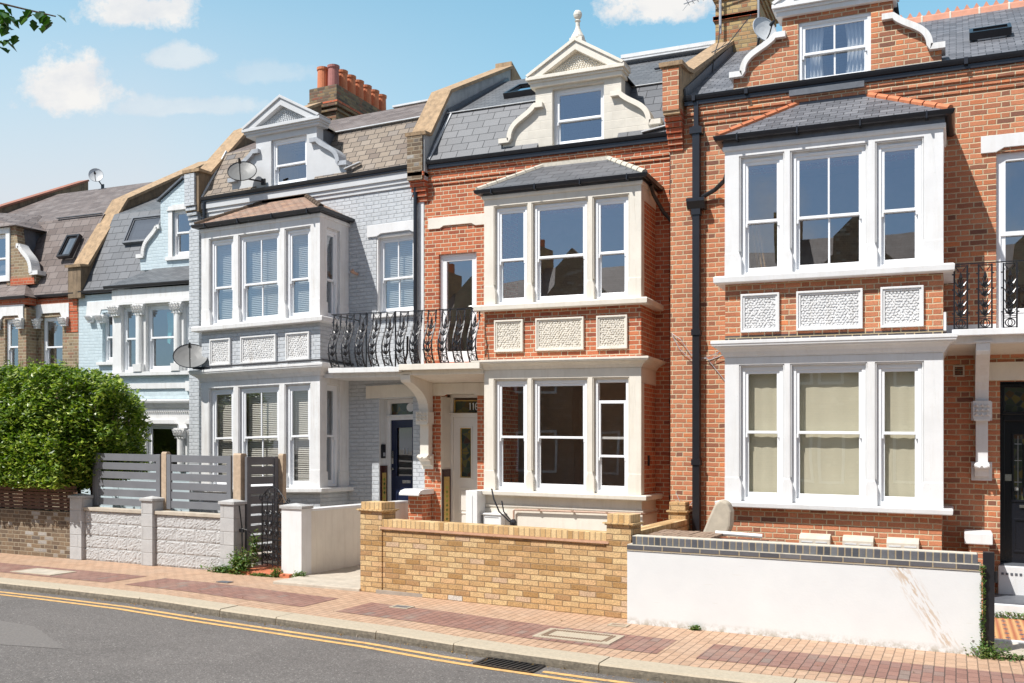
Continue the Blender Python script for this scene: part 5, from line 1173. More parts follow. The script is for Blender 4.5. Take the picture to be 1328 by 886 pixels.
# ================================================================ brown stock brick house, far left
H = thing('terraced_house', 'brown stock brick house with brown slate roof, behind the hedge at the left edge', 'house', (-22, 17.1, 0))
s = MB(); s.holed(-25.1, -19.2, -.1, 5.60, ym, ym + .25, [(-20.45, -19.74, 3.74, 5.15)]); s.build('wall', M['stocky'], H)
s = MB(); s.box(-21.6, -19.24, ym - .015, ym + .01, 5.25, 5.6); s.nx(); s.box(-20.9, -20.7, ym - .012, ym, 4.6, 5.24); s.nx(); s.box(-19.6, -19.22, ym - .012, ym, 4.75, 5.24); s.build('brick_band', M['reddark'], H)
s = MB(); s.prismY([(-20.85, 5.10), (-20.5, 5.10), (-20.42, 5.24), (-19.8, 5.24), (-19.72, 5.10), (-19.5, 5.10), (-19.5, 5.46), (-20.85, 5.46)], ym - .03, ym + .02); s.build('lintel', M['oldwhite'], H)
s = MB(); capital(s, -20.62, ym - .03, 4.87, 5.12, .3); s.nx(); capital(s, -19.62, ym - .03, 4.9, 5.12, .2); s.build('capital', M['oldwhite'], H)
sash(H, -20.45, -19.74, 3.74, 5.15, ym + .07, 4.42)
s = MB(); s.box(-20.55, -19.65, ym - .08, ym + .1, 3.67, 3.74); s.build('sill', M['oldwhite'], H)
s = MB(); s.sweepX(-21.2, -19.25, ym, gutter_prof(5.68, .12)); s.build('gutter', M['gutter'], H)
s = MB(); s.holed(-23.2, -20.62, -.1, 5.38, 16.8, 17.0, [(-21.36, -20.90, 3.7, 5.1), (-22.6, -21.8, 3.7, 5.1)]); s.box(-20.81, -20.614, 16.812, ym, -.1, 5.37); s.build('bay_wall', M['stocky'], H)
sash(H, -21.36, -20.90, 3.7, 5.1, 16.86, 4.42); sash(H, -22.6, -21.8, 3.7, 5.1, 16.86, 4.42)
s = MB(); s.prismY([(-23.2, 5.08), (-21.5, 5.08), (-21.4, 5.18), (-20.88, 5.18), (-20.82, 5.08), (-20.7, 5.08), (-20.7, 5.44), (-23.2, 5.44)], 16.77, 16.82); capital(s, -20.78, 16.77, 4.84, 5.1, .18); capital(s, -21.6, 16.77, 4.84, 5.1, .22); s.build('lintel', M['oldwhite'], H)
s = MB(); s.box(-23.2, -20.6, 16.78, ym, 5.44, 5.6); s.build('brick_band', M['reddark'], H)
s = MB(); s.poly([(-23.4, 16.65, 5.62), (-20.5, 16.65, 5.62), (-21.0, ym, 6.0), (-23.4, ym, 6.0)]); s.poly([(-20.5, 16.65, 5.62), (-20.5, ym, 5.62), (-21.0, ym, 6.0)]); s.poly([(-23.4, 16.65, 5.61), (-20.5, 16.65, 5.61), (-20.5, ym, 5.61), (-23.4, ym, 5.61)]); s.build('bay_roof', M['brownslate'], H, merge=False)
s = MB(); s.sweepX(-23.4, -20.5, 16.8, gutter_prof(5.63, .15)); s.build('bay_gutter', M['gutter'], H)
main_roof(H, -25.1, -19.4, [(17.0, 5.66), (18.05, 7.80), (21.3, 9.6)], None, [M['brownslate'], M['brownslate']])
s = MB(); s.obox((-21, 18.03, 7.83), (-19.45, 18.03, 7.83), .07, .015); s.build('flashing', M['leaddark'], H)
rooflight(H, -20.2, -19.75, 17.38, 6.62, .32, .60)
dz = MB(); Rr = scroll_pts(-20.62, 6.25, -21.25, 6.95)
dz.prismY([(-21.66, 6.0), (-20.66, 6.0)] + Rr + [(-21.33, 7.45), (-21.66, 7.45)], ym - .02, ym + .2); dz.box(-23.3, -22.6, ym - .02, ym + .2, 6.0, 7.45); dz.box(-22.62, -21.64, ym - .02, ym + .2, 7.3, 7.45)
d = dz.build('dormer', M['stocky'], H)
s = MB(); s.prismY([(-20.66, 5.98), (-21.5, 5.98), (-21.5, 6.16), (-20.68, 6.16)], ym - .04, ym + .01); s.build('brick_band', M['reddark'], d)
s = MB()
for a, b_ in zip(Rr[1:], Rr[2:]): s.obox((a[0], ym + .04, a[1]), (b_[0] + 1e-3, ym + .04, b_[1] + 1e-3), .26, .11, up=(0, 0, 1) if abs(a[0] - b_[0]) > abs(a[1] - b_[1]) else (1, 0, 0))
s.box(-20.78, -20.5, ym - .08, ym + .16, 6.2, 6.3); s.build('scroll_coping', M['oldwhite'], d)
s = MB(); s.box(-21.5, -21.42, ym + .2, 18.2, 6.1, 7.5); s.box(-21.42, -21.38, ym + .2, ym + .6, 6.6, 7.45); s.build('cheek', M['leaddark'], d)
s = MB(); s.poly([(-23.3, ym - .15, 7.45), (-21.2, ym - .15, 7.45), (-21.2, 18.6, 7.5), (-22.3, 18.6, 8.15), (-23.3, ym + .2, 8.05)]); s.poly([(-21.2, ym - .15, 7.45), (-23.3, ym - .15, 7.45), (-23.3, 18.6, 7.44), (-21.2, 18.6, 7.44)]); s.build('dormer_roof', M['brownslate'], d, merge=False)
sash(H, -22.6, -21.66, 6.15, 7.3, ym + .03, 6.7)
s = MB(); s.holed(-22.75, -21.52, 6.1, 7.44, ym - .05, ym - .018, [(-22.6, -21.66, 6.15, 7.3)]); s.build('window_surround', M['oldwhite'], d)
parapet(H, -25.2, -24.85, [(16.98, 6.3), (17.2, 6.35), (18.42, 8.05), (19.4, 8.75), (22.5, 10.3)], 5.55, M['darkrender'], cap='ridgered', ct=.05)
rooms(H, -25.0, -19.3, ym, (.2, 3.2, 5.6), (-23.2, -20.62), 16.8, ((3.0, 3.1), (5.3, 5.36)), top=5.8)
shell(H, -25.1, -19.2, ym, 24, 6.4, M['stock'])
# ================================================================ balconies
def curve_r(z, z0, z1, bulge):
    t = (z - z0) / (z1 - z0); return bulge * math.sin(min(1, t / .75) * math.pi * .82 + .35) * (1 - t) ** .35 if bulge else 0.0
def baluster(parent, x, y, z0, z1, bulge=.10, w=.155):
    b = MB(); n = 9
    def P(u, z): return (x + u, y - curve_r(z, z0, z1, bulge), z)
    zs = [z0 + (z1 - z0) * i / n for i in range(n + 1)]
    for u in (-w / 2, w / 2):
        for a, c in zip(zs, zs[1:]): b.obox(P(u, a), P(u, c), .021, .018, up=(0, 1, 0))
        for z in (z0 + (z1 - z0) * k for k in (.25, .62, .86)):
            q = P(u * 1.12, z); b.box(q[0] - .02, q[0] + .02, q[1] - .01, q[1] + .01, z - .008, z + .008)
    h = z1 - z0
    def leaf(u0, z0_, u1, z1_, wd=.018):
        a = Vector(P(u0, z0_)); c = Vector(P(u1, z1_)); m = a.lerp(c, .45) + Vector((.10 * (u1 - u0), -.008, -.01 * h)); b.tube([a, m, c], [.008, wd * 1.25, .003], 5)
    b.tube([P(0, z0 + .16 * h), P(0, z0 + .5 * h), P(0, z0 + .8 * h)], .007, 5)
    for k in (.20, .33, .50, .64):
        for s_ in (-1, 1):
            leaf(0, z0 + k * h, s_ * w * .44, z0 + (k + .11) * h, .013); leaf(0, z0 + (k + .02) * h, s_ * w * .2, z0 + (k + .15) * h, .011)
    leaf(0, z0 + .74 * h, 0, z0 + .9 * h, .02)
    for z in (.155, .185): b.obox(P(-w / 2, z0 + z * h), P(w / 2, z0 + z * h), .012, .01)
    pts = [P(.36 * w * math.cos(t), z0 + .085 * h + .06 * h * math.sin(t)) for t in [i * math.pi / 5 for i in range(11)]]; b.tube(pts, .008, 5)
    pts = [P(.16 * w * math.cos(t), z0 + .085 * h + .05 * h * math.sin(t)) for t in [i * math.pi / 4 for i in range(9)]]; b.tube(pts, .007, 5)
    for s_ in (-1, 1): b.tube([P(s_ * .02, z0 + .9 * h), P(s_ * .06, z0 + .97 * h), P(s_ * .085, z0 + .93 * h), P(s_ * .06, z0 + .9 * h)], .007, 5)
    b.obox(P(-w / 2, z0 + .012), P(w / 2, z0 + .012), .014, .012); b.obox(P(-w / 2, z1 - .012), P(w / 2, z1 - .012), .014, .012)
    b.build('baluster_panel', M['iron'], parent, merge=False)
def bracket(parent, x0, x1, ytop, yw, zt, zcap0, zcap1, zfoot0, zfoot1, mat, plate=.045):
    w = x1 - x0; xc = (x0 + x1) / 2
    b = MB(); prj = yw - ytop; P = [(yw, zt), (ytop + .02, zt), (ytop + .02, zt - .10), (ytop + .05, zt - .14)]
    for i in range(9):
        t = i / 8; P.append((ytop + .06 + (prj * .72) * math.sin(t * math.pi / 2) ** 1.5, zt - .15 - (zt - zcap1 - .2) * (t ** 1.7)))
    P += [(yw - .17, zcap1), (yw, zcap1)]
    b.prismX(P, x0 + w * .08, x1 - w * .08); b.box(x0 - w * .05, x1 + w * .05, ytop, yw, zt, zt + .03)
    k = b.build('bracket', mat, parent, bevel=.006)
    b = MB(); b.box(x0 - plate, x1 + plate, yw - .06, yw + .005, zcap0, zcap1); b.box(x0 - .01, x1 + .01, yw - .24, yw - .05, zcap0 + .02, zcap1)
    r = random.Random(5)
    for i in range(9):
        cx = x0 + (i % 3 + .5) * w / 3; cz = zcap0 + .06 + (i // 3) * .06; b.tube([(cx - .03, yw - .24, cz), (cx, yw - .27, cz + .02), (cx + .03, yw - .24, cz)], [.008, .02, .008], 5)
    b.box(x0 + .0, x1 - .0, yw - .25, yw - .05, zcap0 - .01, zcap0 + .02); b.build('capital', mat, k)
    b = MB(); b.box(x0 + w * .12, x1 - w * .12, yw - .15, yw, zfoot1, zcap0); b.build('shaft', mat, k, bevel=.005)
    b = MB(); b.box(x0 - plate, x1 + plate, yw - .03, yw + .004, zfoot0, zfoot1 + .02)
    T0 = zfoot1 + .01
    b.prismX([(yw, T0), (yw - .2, T0), (yw - .22, T0 - .04), (yw - .2, T0 - .08), (yw - .12, T0 - .12), (yw - .1, T0 - .19), (yw, T0 - .21)], x0 + .01, x1 - .01)
    for s_ in (-1, 1): b.tube([(xc + s_ * w * .5, yw - .1, T0 - .06), (xc + s_ * w * .35, yw - .22, T0 - .04), (xc + s_ * w * .1, yw - .22, T0 - .07)], [.02, .035, .02], 7)
    b.build('foot_corbel', mat, k, bevel=.005)

t = thing('balcony', 'shared balcony with bowed black iron railing over two front doors', 'balcony', (-9.0, 15.6, 3.45))
b = MB(); b.box(-10.60, -9.08, 15.1, 16.12, 3.455, 3.545); b.box(-10.8, -9.08, 15.25, 16.12, 3.38, 3.455); b.build('slab', M['oldwhite'], t, bevel=.006)
b = MB(); b.box(-9.075, -7.46, 15.08, 16.12, 3.48, 3.585); b.box(-9.075, -7.46, 15.22, 16.12, 3.40, 3.48); b.prismX([(15.3, 3.40), (16.1, 3.40), (16.1, 3.31), (15.8, 3.34)], -9.075, -7.46); b.build('slab', M['cream'], t, bevel=.006)
for i in range(11): baluster(t, -10.44 + .2862 * i, 15.18, 3.585 if i > 4 else 3.56, 4.53, .21)
b = MB(); b.obox((-10.56, 15.17, 4.545), (-7.45, 15.17, 4.535), .03, .014); b.obox((-10.56, 15.17, 4.545), (-10.56, 16.1, 4.545), .03, .014); b.build('handrail', M['iron'], t)
b = MB()
for x in (-9.83, -9.21): b.tube([(x, 15.2, 3.55), (x, 15.2, 4.56)], .014, 6); b.nx()
b.tube([(-9.02, 15.2, 3.6), (-9.0, 15.26, 3.8), (-8.97, 15.22, 4.1)], .02, 6); b.build('post', M['iron'], t)
bracket(t, -9.14, -8.90, 15.2, 16.06, 3.42, 2.54, 2.77, 1.70, 1.96, M['cream'], plate=.0)
t = thing('balcony', 'balcony with straight-sided black iron railing over the black front door at the right edge', 'balcony', (1.2, 14.5, 3.68))
b = MB(); b.box(-.05, 2.6, 14.02, 15.02, 3.675, 3.757); b.box(-.15, 2.6, 14.15, 15.02, 3.58, 3.675); b.build('slab', M['white'], t, bevel=.006)
b = MB(); b.prismX([(14.3, 3.58), (15.02, 3.58), (15.02, 3.50), (14.9, 3.53)], -.14, 2.6); b.build('soffit', M['cream'], t)
for i in range(8): baluster(t, .055 + .288 * i, 14.08, 3.76, 4.60, .0, .155)
b = MB(); b.obox((-.04, 14.08, 4.615), (2.5, 14.08, 4.615), .03, .012); b.obox((-.04, 14.08, 4.615), (-.04, 15, 4.615), .03, .012); b.build('handrail', M['iron'], t)
bracket(t, .22, .42, 14.12, 15.0, 3.585, 2.60, 2.86, 1.77, 2.01, M['white'], plate=.03)

# ================================================================ dishes, aerial
def dish(name_label, c, r, rz, mat, mount, tilt=22, squash=.72, mesh=True):
    """offset dish facing up the street; c = centre, mount = wall point"""
    t = thing('satellite_dish', name_label, 'satellite dish', c)
    a = R(rz); e = R(tilt); f = Vector((math.sin(a) * math.cos(e), -math.cos(a) * math.cos(e), math.sin(e))); rr = Vector((math.cos(a), math.sin(a), 0)); u = rr.cross(f) * -1
    if u.z < 0: u = -u
    c = Vector(c); b = MB(); rings = [[c + (rr * math.cos(2 * math.pi * k / 28) * r + u * math.sin(2 * math.pi * k / 28) * r * 1.05) * q - f * (.22 * r * (1 - q * q)) for k in range(28)] for q in (0.02, .35, .7, .95, 1.0)]
    for A, B in zip(rings, rings[1:]):
        for k in range(28): b.poly([A[k], A[(k + 1) % 28], B[(k + 1) % 28], B[k]])
    b.build('reflector', mat, t, smooth=True, merge=False)
    b = MB(); b.tube([rings[-1][k] for k in range(28)] + [rings[-1][0]], .009, 5); b.build('rim', M['lead'] if mat is M['dishlight'] else M['gutter'], t)
    b = MB(); foot = c - u * r * 1.0; tip = c + f * r * 1.05 - u * r * .25; b.tube([foot - f * .02, (foot + tip) / 2 - u * .03, tip], .011, 6); b.tube([tip - f * .05, tip + f * .06], [.035, .02], 8); b.build('feed_arm', M['gutter'], t)
    b = MB(); back = c - f * (.22 * r + .03); b.tube([back, back - f * .08, Vector(mount)], .018, 6); b.box(mount[0] - .05, mount[0] + .05, mount[1] - .01, mount[1] + .02, mount[2] - .06, mount[2] + .06); b.build('wall_mount', M['gutter'], t)
HOUSE_SHEAR[0] = .032
dish('grey mesh satellite dish on the corner of the grey house above its ground floor windows', (-13.78, 14.98, 3.94), .33, 40, M['dish'], (-13.64, 15.16, 3.66), 42)
dish('grey satellite dish beside the attic window of the grey house', (-13.12, 15.72, 7.70), .285, 30, M['dish'], (-12.83, 16.02, 7.52), 36)
HOUSE_SHEAR[0] = 0
dish('pale satellite dish on the chimney beside the brick dormer at the right', (-2.96, 16.9, 9.30), .22, 42, M['dishlight'], (-3.2, 17.3, 9.0), 15)
dish('small pale satellite dish far off on the ridge of the brown house', (-23.0, 21.1, 9.95), .2, 40, M['dishlight'], (-22.95, 21.3, 9.66), 15)
t = thing('tv_aerial', 'television aerial strapped to the yellow brick chimney', 'aerial', (-4.05, 18.36, 9.9))
b = MB(); b.tube([(-4.03, 18.33, 9.95), (-4.03, 18.33, 11.6)], .026, 8); b.tube([(-3.34, 18.42, 9.8), (-3.34, 18.42, 11.4)], .02, 8); b.build('mast', M['lead'], t)
b = MB(); b.tube([(-3.4, 18.3, 10.85), (-4.72, 18.3, 10.62)], .012, 6)
for i in range(7):
    x = -4.1 - .09 * i; z = 10.85 - .174 * (x + 3.4) / -1 ; z = 10.85 + (x + 3.4) * .174; b.tube([(x, 18.3 - .13, z), (x, 18.3 + .13, z)], .005, 4); b.tube([(x, 18.3, z - .05), (x, 18.3, z + .05)], .005, 4)
for dz_ in (-.12, .12): b.tube([(-4.6, 18.3, 10.65), (-4.74, 18.3, 10.62 + dz_)], .006, 4)
b.build('boom', M['lead'], t)
b = MB(); b.tube([(-4.03, 18.3, 10.1), (-3.9, 17.6, 9.5), (-3.82, 16.9, 9.0), (-3.80, 16.6, 8.4)], .009, 5); b.tube([(-3.45, 18.3, 10.2), (-3.7, 17.5, 9.4), (-3.84, 16.8, 9.0)], .009, 5); b.build('cable', M['gutter'], t)

# ================================================================ front garden walls
def frame_at(a, b_):
    a, b_ = Vector((*a, 0)), Vector((*b_, 0)); d = (b_ - a).normalized(); n = Vector((-d.y, d.x, 0)); L = (b_ - a).length
    return (lambda p: a + d * p[0] + n * p[1] + Vector((0, 0, p[2]))), L
T, L = frame_at((-7.90, 12.06), (-3.70, 11.745))
t = thing('garden_wall', 'low yellow stock brick garden wall with square end piers, in front of the cream bay', 'wall', (-5.8, 11.95, 0))
b = MB(T); b.box(.35, L - .30, .02, .24, -.1, .925); b.build('brickwork', M['yellow'], t)
b = MB(T); b.box(.35, L - .30, -.012, .265, .925, .94); b.box(.35, L - .30, -.002, .26, .94, .957); b.build('tile_creasing', M['creasing'], t)
b = MB(T); b.box(.35, L - .30, .01, .25, .957, 1.065); b.build('header_coping', M['yellowh'], t, bevel=.004)
for u0, u1 in ((0, .38), (L - .33, L)):
    b = MB(T); b.box(u0, u1, -.0, .34, -.1, 1.165); p_ = b.build('pier', M['yellow'], t)
    b = MB(T); b.box(u0 - .02, u1 + .02, -.02, .36, 1.165, 1.183); b.box(u0 - .04, u1 + .04, -.04, .38, 1.183, 1.20); b.build('tile_creasing', M['yellowh'], p_)
    b = MB(T); b.box(u0 + .005, u1 - .005, .005, .335, 1.20, 1.305); b.build('pier_cap', M['yellowh'], p_, bevel=.004)
t = thing('garden_wall', 'yellow brick side wall running back to the red downpipe corner, between the two front gardens', 'wall', (-3.85, 13.3, 0))
b = MB(); b.box(-3.96, -3.74, 12.08, 14.7, -.1, 1.0); b.build('brickwork', M['yellow'], t); b = MB(); b.box(-3.965, -3.735, 12.08, 14.7, 1.0, 1.07); b.build('header_coping', M['yellowh'], t, bevel=.005)
b = MB(); b.box(-4.03, -3.76, 14.7, 14.97, -.1, 1.17); p_ = b.build('pier', M['yellow'], t); b = MB(); b.box(-4.06, -3.73, 14.67, 14.99, 1.17, 1.20); b.box(-4.02, -3.77, 14.71, 14.96, 1.20, 1.33); b.build('pier_cap', M['yellow'], p_, bevel=.005)
# white rendered wall
t = thing('garden_wall', 'white rendered garden wall with blue-black brick coping and brown scrape marks', 'wall', (-1.7, 11.55, 0))
b = MB(); b.box(-3.66, .245, 11.46, 11.70, -.1, .885); b.build('render', M['whitewall'], t, bevel=.006)
b = MB(); b.box(-3.66, .245, 11.455, 11.705, .885, .957); b.build('coping_course', M['eng'], t); b = MB(); b.box(-3.655, .24, 11.46, 11.70, .957, .968); b.box(-3.60, .20, 11.485, 11.69, 1.06, 1.072); b.build('mortar_bed', M['mortar'], t)
b = MB(); b.box(-3.60, .21, 11.48, 11.70, .968, 1.066); b.build('header_coping', M['engh'], t, bevel=.005)
# square black gate post and creeper
t = thing('gate_post', 'square black timber gate post at the end of the white wall', 'post', (.31, 11.56, 0))
b = MB(); b.box(.258, .368, 11.46, 11.57, -.02, 1.10); b.build('post', M['gutter'], t, bevel=.006); b = MB(); b.box(.368, .40, 11.48, 11.53, .78, .90); b.build('catch', M['iron'], t)
def leafcloud(name, pts, size, mat, parent=None, squash=.55):
    me = []; b = MB()
    for p in pts:
        s_ = size * random.uniform(.6, 1.25); a = random.uniform(0, 6.28); e = random.uniform(-.7, .9)
        d = Vector((math.cos(a) * math.cos(e), math.sin(a) * math.cos(e), math.sin(e))); w = d.cross(Vector((random.uniform(-.5, .5), random.uniform(-.5, .5), 1))).normalized() * s_ * squash * .5; n = d.cross(w).normalized() * s_ * .12
        p = Vector(p); b.poly([p - d * s_ * .5, p - w + n, p + d * s_ * .5, p + w + n])
    return b.build(name, mat, parent, merge=False)
def clump(cx, cy, cz, rx, ry, rz, n): return [(cx + rx * random.gauss(0, .45), cy + ry * random.gauss(0, .45), max(.01, cz + rz * random.gauss(0, .5))) for _ in range(n)]
t = thing('creeper', 'purple-flowered creeping plant climbing the black gate post and spilling on to the pavement', 'plant', (.27, 11.44, 0))
P = [(.25 + random.uniform(-.02, .03), 11.44 - random.uniform(0, .04), .1 + random.random() ** 1.1 * .88) for _ in range(260)] + clump(.33, 11.38, .06, .22, .12, .1, 420) + clump(.68, 11.42, .02, .35, .06, .04, 240)
leafcloud('foliage', P, .04, M['weed'], t)
b = MB(); b.tube([(.26, 11.45, .02), (.27, 11.44, .5), (.255, 11.44, .95)], .006, 5); b.build('stem', M['bark'], t)
t = thing('ground_plant', 'strip of low green groundcover along the back of the patterned tile path', 'plant', (1.2, 13.95, 0)); leafcloud('foliage', [(random.uniform(.38, 2.2), 13.96 + random.uniform(-.08, .04), random.uniform(.03, .13)) for _ in range(700)], .05, M['weed'], t)
t = thing('entrance_steps', 'white-edged grey tiled steps up to the black front door at the right edge', 'steps', (1.4, 14.5, 0))
b = MB(); b.box(.40, 2.4, 13.98, 14.9, -.05, .22); b.box(.52, 2.0, 14.88, 15.3, .2, .62); b.build('step', M['white'], t, bevel=.012)
b = MB(); b.box(.42, 2.38, 14.02, 14.88, .22, .236); b.box(.54, 1.98, 14.92, 15.3, .62, .632); b.build('tread_tiles', M['leaddark'], t)
b = MB()
for i in range(22): b.box(.56 + i * .055, .59 + i * .055, 14.872, 14.878, .50, .53)
b.build('tile_motif', M['leaddark'], t)
t = thing('pedestal', 'low red brick pedestal with a white capstone below the white bracket at the right', 'pillar', (.28, 14.55, 0)); b = MB(); b.box(.15, .40, 14.36, 14.98, -.05, .95); b.build('brickwork', M['rbrick'], t); b = MB(); b.box(.10, .44, 14.30, 14.98, .94, 1.09); b.build('capstone', M['white'], t, bevel=.012)
t = thing('pedestal', 'low red brick pedestal with a rounded white capstone between the two front doors', 'pillar', (-9.12, 15.9, 0)); b = MB(); b.box(-9.25, -8.96, 15.72, 16.08, -.05, 1.23); b.build('brickwork', M['red'], t); b = MB(); b.prismX([(15.50, 1.22), (15.50, 1.26), (15.56, 1.31), (15.7, 1.335), (16.08, 1.33), (16.08, 1.24), (15.72, 1.24), (15.6, 1.26)], -9.32, -8.90); b.build('capstone', M['white'], t, bevel=.006)
# cream side wall with its blockwork gate pier
t = thing('garden_wall', 'smooth cream rendered wall running back beside the concrete path to the front doors', 'wall', (-9.55, 14.4, 0))
b = MB(); b.box(-9.66, -9.46, 13.0, 16.08, -.05, 1.05); b.build('render', M['cream'], t); b = MB(); b.box(-9.67, -9.45, 12.99, 16.09, 1.05, 1.09); b.build('coping', M['white'], t, bevel=.004)
def blockpier(x0, x1, y0, y1, z, label, wm='block'):
    t = thing('gate_pier', label, 'pillar', ((x0 + x1) / 2, (y0 + y1) / 2, 0)); b = MB(); b.box(x0, x1, y0, y1, -.05, z); b.build('blockwork', M[wm], t)
    b = MB(); xc, yc = (x0 + x1) / 2, (y0 + y1) / 2; q = [(x0 - .025, y0 - .025), (x1 + .025, y0 - .025), (x1 + .025, y1 + .025), (x0 - .025, y1 + .025)]
    for i in range(4): a, c = q[i], q[(i + 1) % 4]; b.poly([(*a, z), (*c, z), (*c, z + .045), (*a, z + .045)]); b.poly([(*a, z + .045), (*c, z + .045), (xc, yc, z + .085)])
    b.poly([(*p, z) for p in q]); b.build('pier_cap', M['block'], t); return t
blockpier(-9.84, -9.45, 12.74, 13.0, 1.10, 'pale split-face block pier beside the iron gate, at the end of the cream wall', 'white')
blockpier(-14.50, -14.22, 12.72, 12.98, 1.10, 'grey block pier with flat cap, leftmost of the three on the block wall')
blockpier(-12.80, -12.55, 12.72, 12.98, 1.11, 'grey block pier between the two grey fence panels')
blockpier(-11.07, -10.79, 12.72, 13.0, 1.12, 'grey block pier next to the iron gate, with a concrete post behind it')
t = thing('garden_wall', 'pale grey split-face block wall with stone coping, under the grey slatted fence', 'wall', (-12.6, 12.9, 0))
b = MB(); b.box(-14.22, -12.80, 12.80, 12.93, -.05, .885); b.box(-12.55, -11.07, 12.80, 12.93, -.05, .885)
o = b.build('blockwork', M['block'], t)
# rough split faces: scatter of shallow facets standing off the blocks
b = MB(); r = random.Random(4)
for (x0, x1) in ((-14.21, -12.81), (-12.54, -11.08)):
    for j in range(4):
        off = 0 if j % 2 else .22; k = math.floor(x0 / .44) - 1
        while k * .44 + off < x1:
            a, c = max(x0, k * .44 + off + .008), min(x1, (k + 1) * .44 + off - .008); k += 1
            if c - a < .06: continue
            z0_, z1_ = j * .222 + .008, min(.88, (j + 1) * .222 - .008); nx = max(2, int((c - a) / .026)); nz_ = 9
            g_ = [[(a + (c - a) * i / nx, 12.80 - (0 if i in (0, nx) or q in (0, nz_) else r.uniform(.002, .013)), z0_ + (z1_ - z0_) * q / nz_) for q in range(nz_ + 1)] for i in range(nx + 1)]
            for i in range(nx):
                for q in range(nz_): b.poly([g_[i][q], g_[i + 1][q], g_[i + 1][q + 1], g_[i][q + 1]])
b.build('split_face', M['block'], o)
b = MB(); b.box(-14.24, -12.80, 12.76, 12.96, .885, .945); b.box(-12.57, -11.05, 12.76, 12.96, .885, .945); b.build('coping', M['concrete'], t, bevel=.006)
# slatted fence panels and posts
def slats(label, a, b_, z0, z1, n, mat, gap=.035):
    T, L = frame_at(a, b_); t = thing('slatted_fence', label, 'fence', (*a, z0), None); h = (z1 - z0 - gap * (n - 1)) / n
    for i in range(n):
        b = MB(T); b.box(.09, L - .09, 0, .022, z0 + i * (h + gap), z0 + i * (h + gap) + h); b.build('slat', mat, t, bevel=.003)
    for u in (0, L - .09): b = MB(T); b.box(u, u + .09, -.012, .04, z0 - .02, z1 + .005); b.build('stile', mat, t, bevel=.003)
slats('grey slatted fence panel, left of the middle concrete post and partly shaded by the hedge', (-14.15, 12.97), (-12.62, 12.98), .99, 1.91, 6, M['fence'])
slats('grey slatted fence panel between the two tall concrete posts', (-12.47, 12.98), (-11.07, 12.99), .99, 1.91, 6, M['fence'])
slats('slatted fence panel, shade darkened into its grey, turned end-on behind the iron gate', (-10.78, 13.03), (-10.72, 13.78), .12, 1.90, 11, M['fencedark'])
def cpost(x, y, label, w=.11, z=1.96): t = MB(); t.prismX([(y, -.05), (y, z - .03), (y + .02, z), (y + w - .02, z), (y + w, z - .03), (y + w, -.05)], x, x + w); tag(t.build('fence_post', M['postc'], bevel=.005), label, 'post')
cpost(-12.60, 12.98, 'tan concrete fence post between the two front fence panels'); cpost(-11.04, 13.0, 'thick tan concrete fence post above the right-hand block pier', .16); cpost(-10.73, 13.80, 'tan concrete fence post at the far end of the dark side panel', .1)
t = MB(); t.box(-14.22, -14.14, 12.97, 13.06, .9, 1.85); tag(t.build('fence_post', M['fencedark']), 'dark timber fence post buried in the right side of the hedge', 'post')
# iron gate, half open, and hinge bar
T, L = frame_at((-10.56, 13.16), (-9.86, 12.90)); t = thing('garden_gate', 'ornate black wrought iron garden gate with scrolls, standing half open', 'gate', (-10.2, 13.0, 0))
b = MB(T); 
for u in (0, .16, .32, .48, .62, L - .02): b.tube([(u, 0, .10), (u, 0, 1.22 if u not in (0, L - .02) else 1.18)], .009 if 0 < u < L - .05 else .014, 6)
for z in (.14, .55, 1.16): b.tube([(0, 0, z), (L - .02, 0, z)], .011, 6)
b.build('frame', M['iron'], t)
b = MB(T)
def spiral(u, z, r, turns=1.4, s_=1, st=0): return [(u + s_ * r * (1 - i / 22) * math.cos(st + i / 14 * turns * 2 * math.pi), 0, z + r * (1 - i / 22) * math.sin(st + i / 14 * turns * 2 * math.pi)) for i in range(15)]
for u in (.08, .24, .40, .55):
    for z in (.25, .40, .66, .82, .98): b.tube(spiral(u, z, .065, 1.4, 1 if int(z * 10) % 2 else -1, z * 3), .0105, 5)
for u, s_ in ((.18, -1), (.5, 1)): b.tube(spiral(u, 1.28, .1, 1.3, s_, -1.5), .012, 5)
b.tube([(0, 0, 1.17), (.04, 0, 1.28), (.18, 0, 1.38), (.34, 0, 1.42), (.5, 0, 1.38), (.64, 0, 1.28), (L, 0, 1.17)], .009, 5); b.tube(spiral(-.04, 1.22, .06), .008, 5); b.tube(spiral(L + .05, 1.05, .07), .008, 5); b.tube(spiral(L + .05, .8, .07), .008, 5); b.tube(spiral(L + .05, 1.2, .05), .008, 5)
b.build('scrollwork', M['iron'], t)
t = MB(); t.tube([(-10.72, 12.86, .15), (-10.72, 12.84, .75), (-10.74, 12.80, 1.1)], .012, 6); t.tube([(-10.72, 12.84, .72), (-10.62, 12.85, .70), (-10.52, 12.9, .62), (-10.5, 12.92, .2)], .012, 6); t.box(-10.76, -10.68, 12.82, 12.86, .66, .72)
tag(t.build('hinge_bar', M['iron']), 'bent black iron bar fixed to the block pier left of the gate', 'bar')
t = thing('weeds', 'clump of leafy green weeds at the foot of the block pier by the gate', 'plant', (-10.6, 12.66, 0)); leafcloud('foliage', clump(-10.62, 12.68, .16, .22, .12, .2, 900) + clump(-10.95, 12.66, .05, .3, .06, .06, 500) + clump(-10.5, 12.9, .4, .1, .1, .25, 300), .06, M['weed'], t)
b = MB()
for i in range(7): x = -10.62 + random.uniform(-.15, .15); b.tube([(x, 12.7, 0), (x + random.uniform(-.08, .08), 12.68, .35)], .005, 4)
b.build('stem', M['bark'], t)
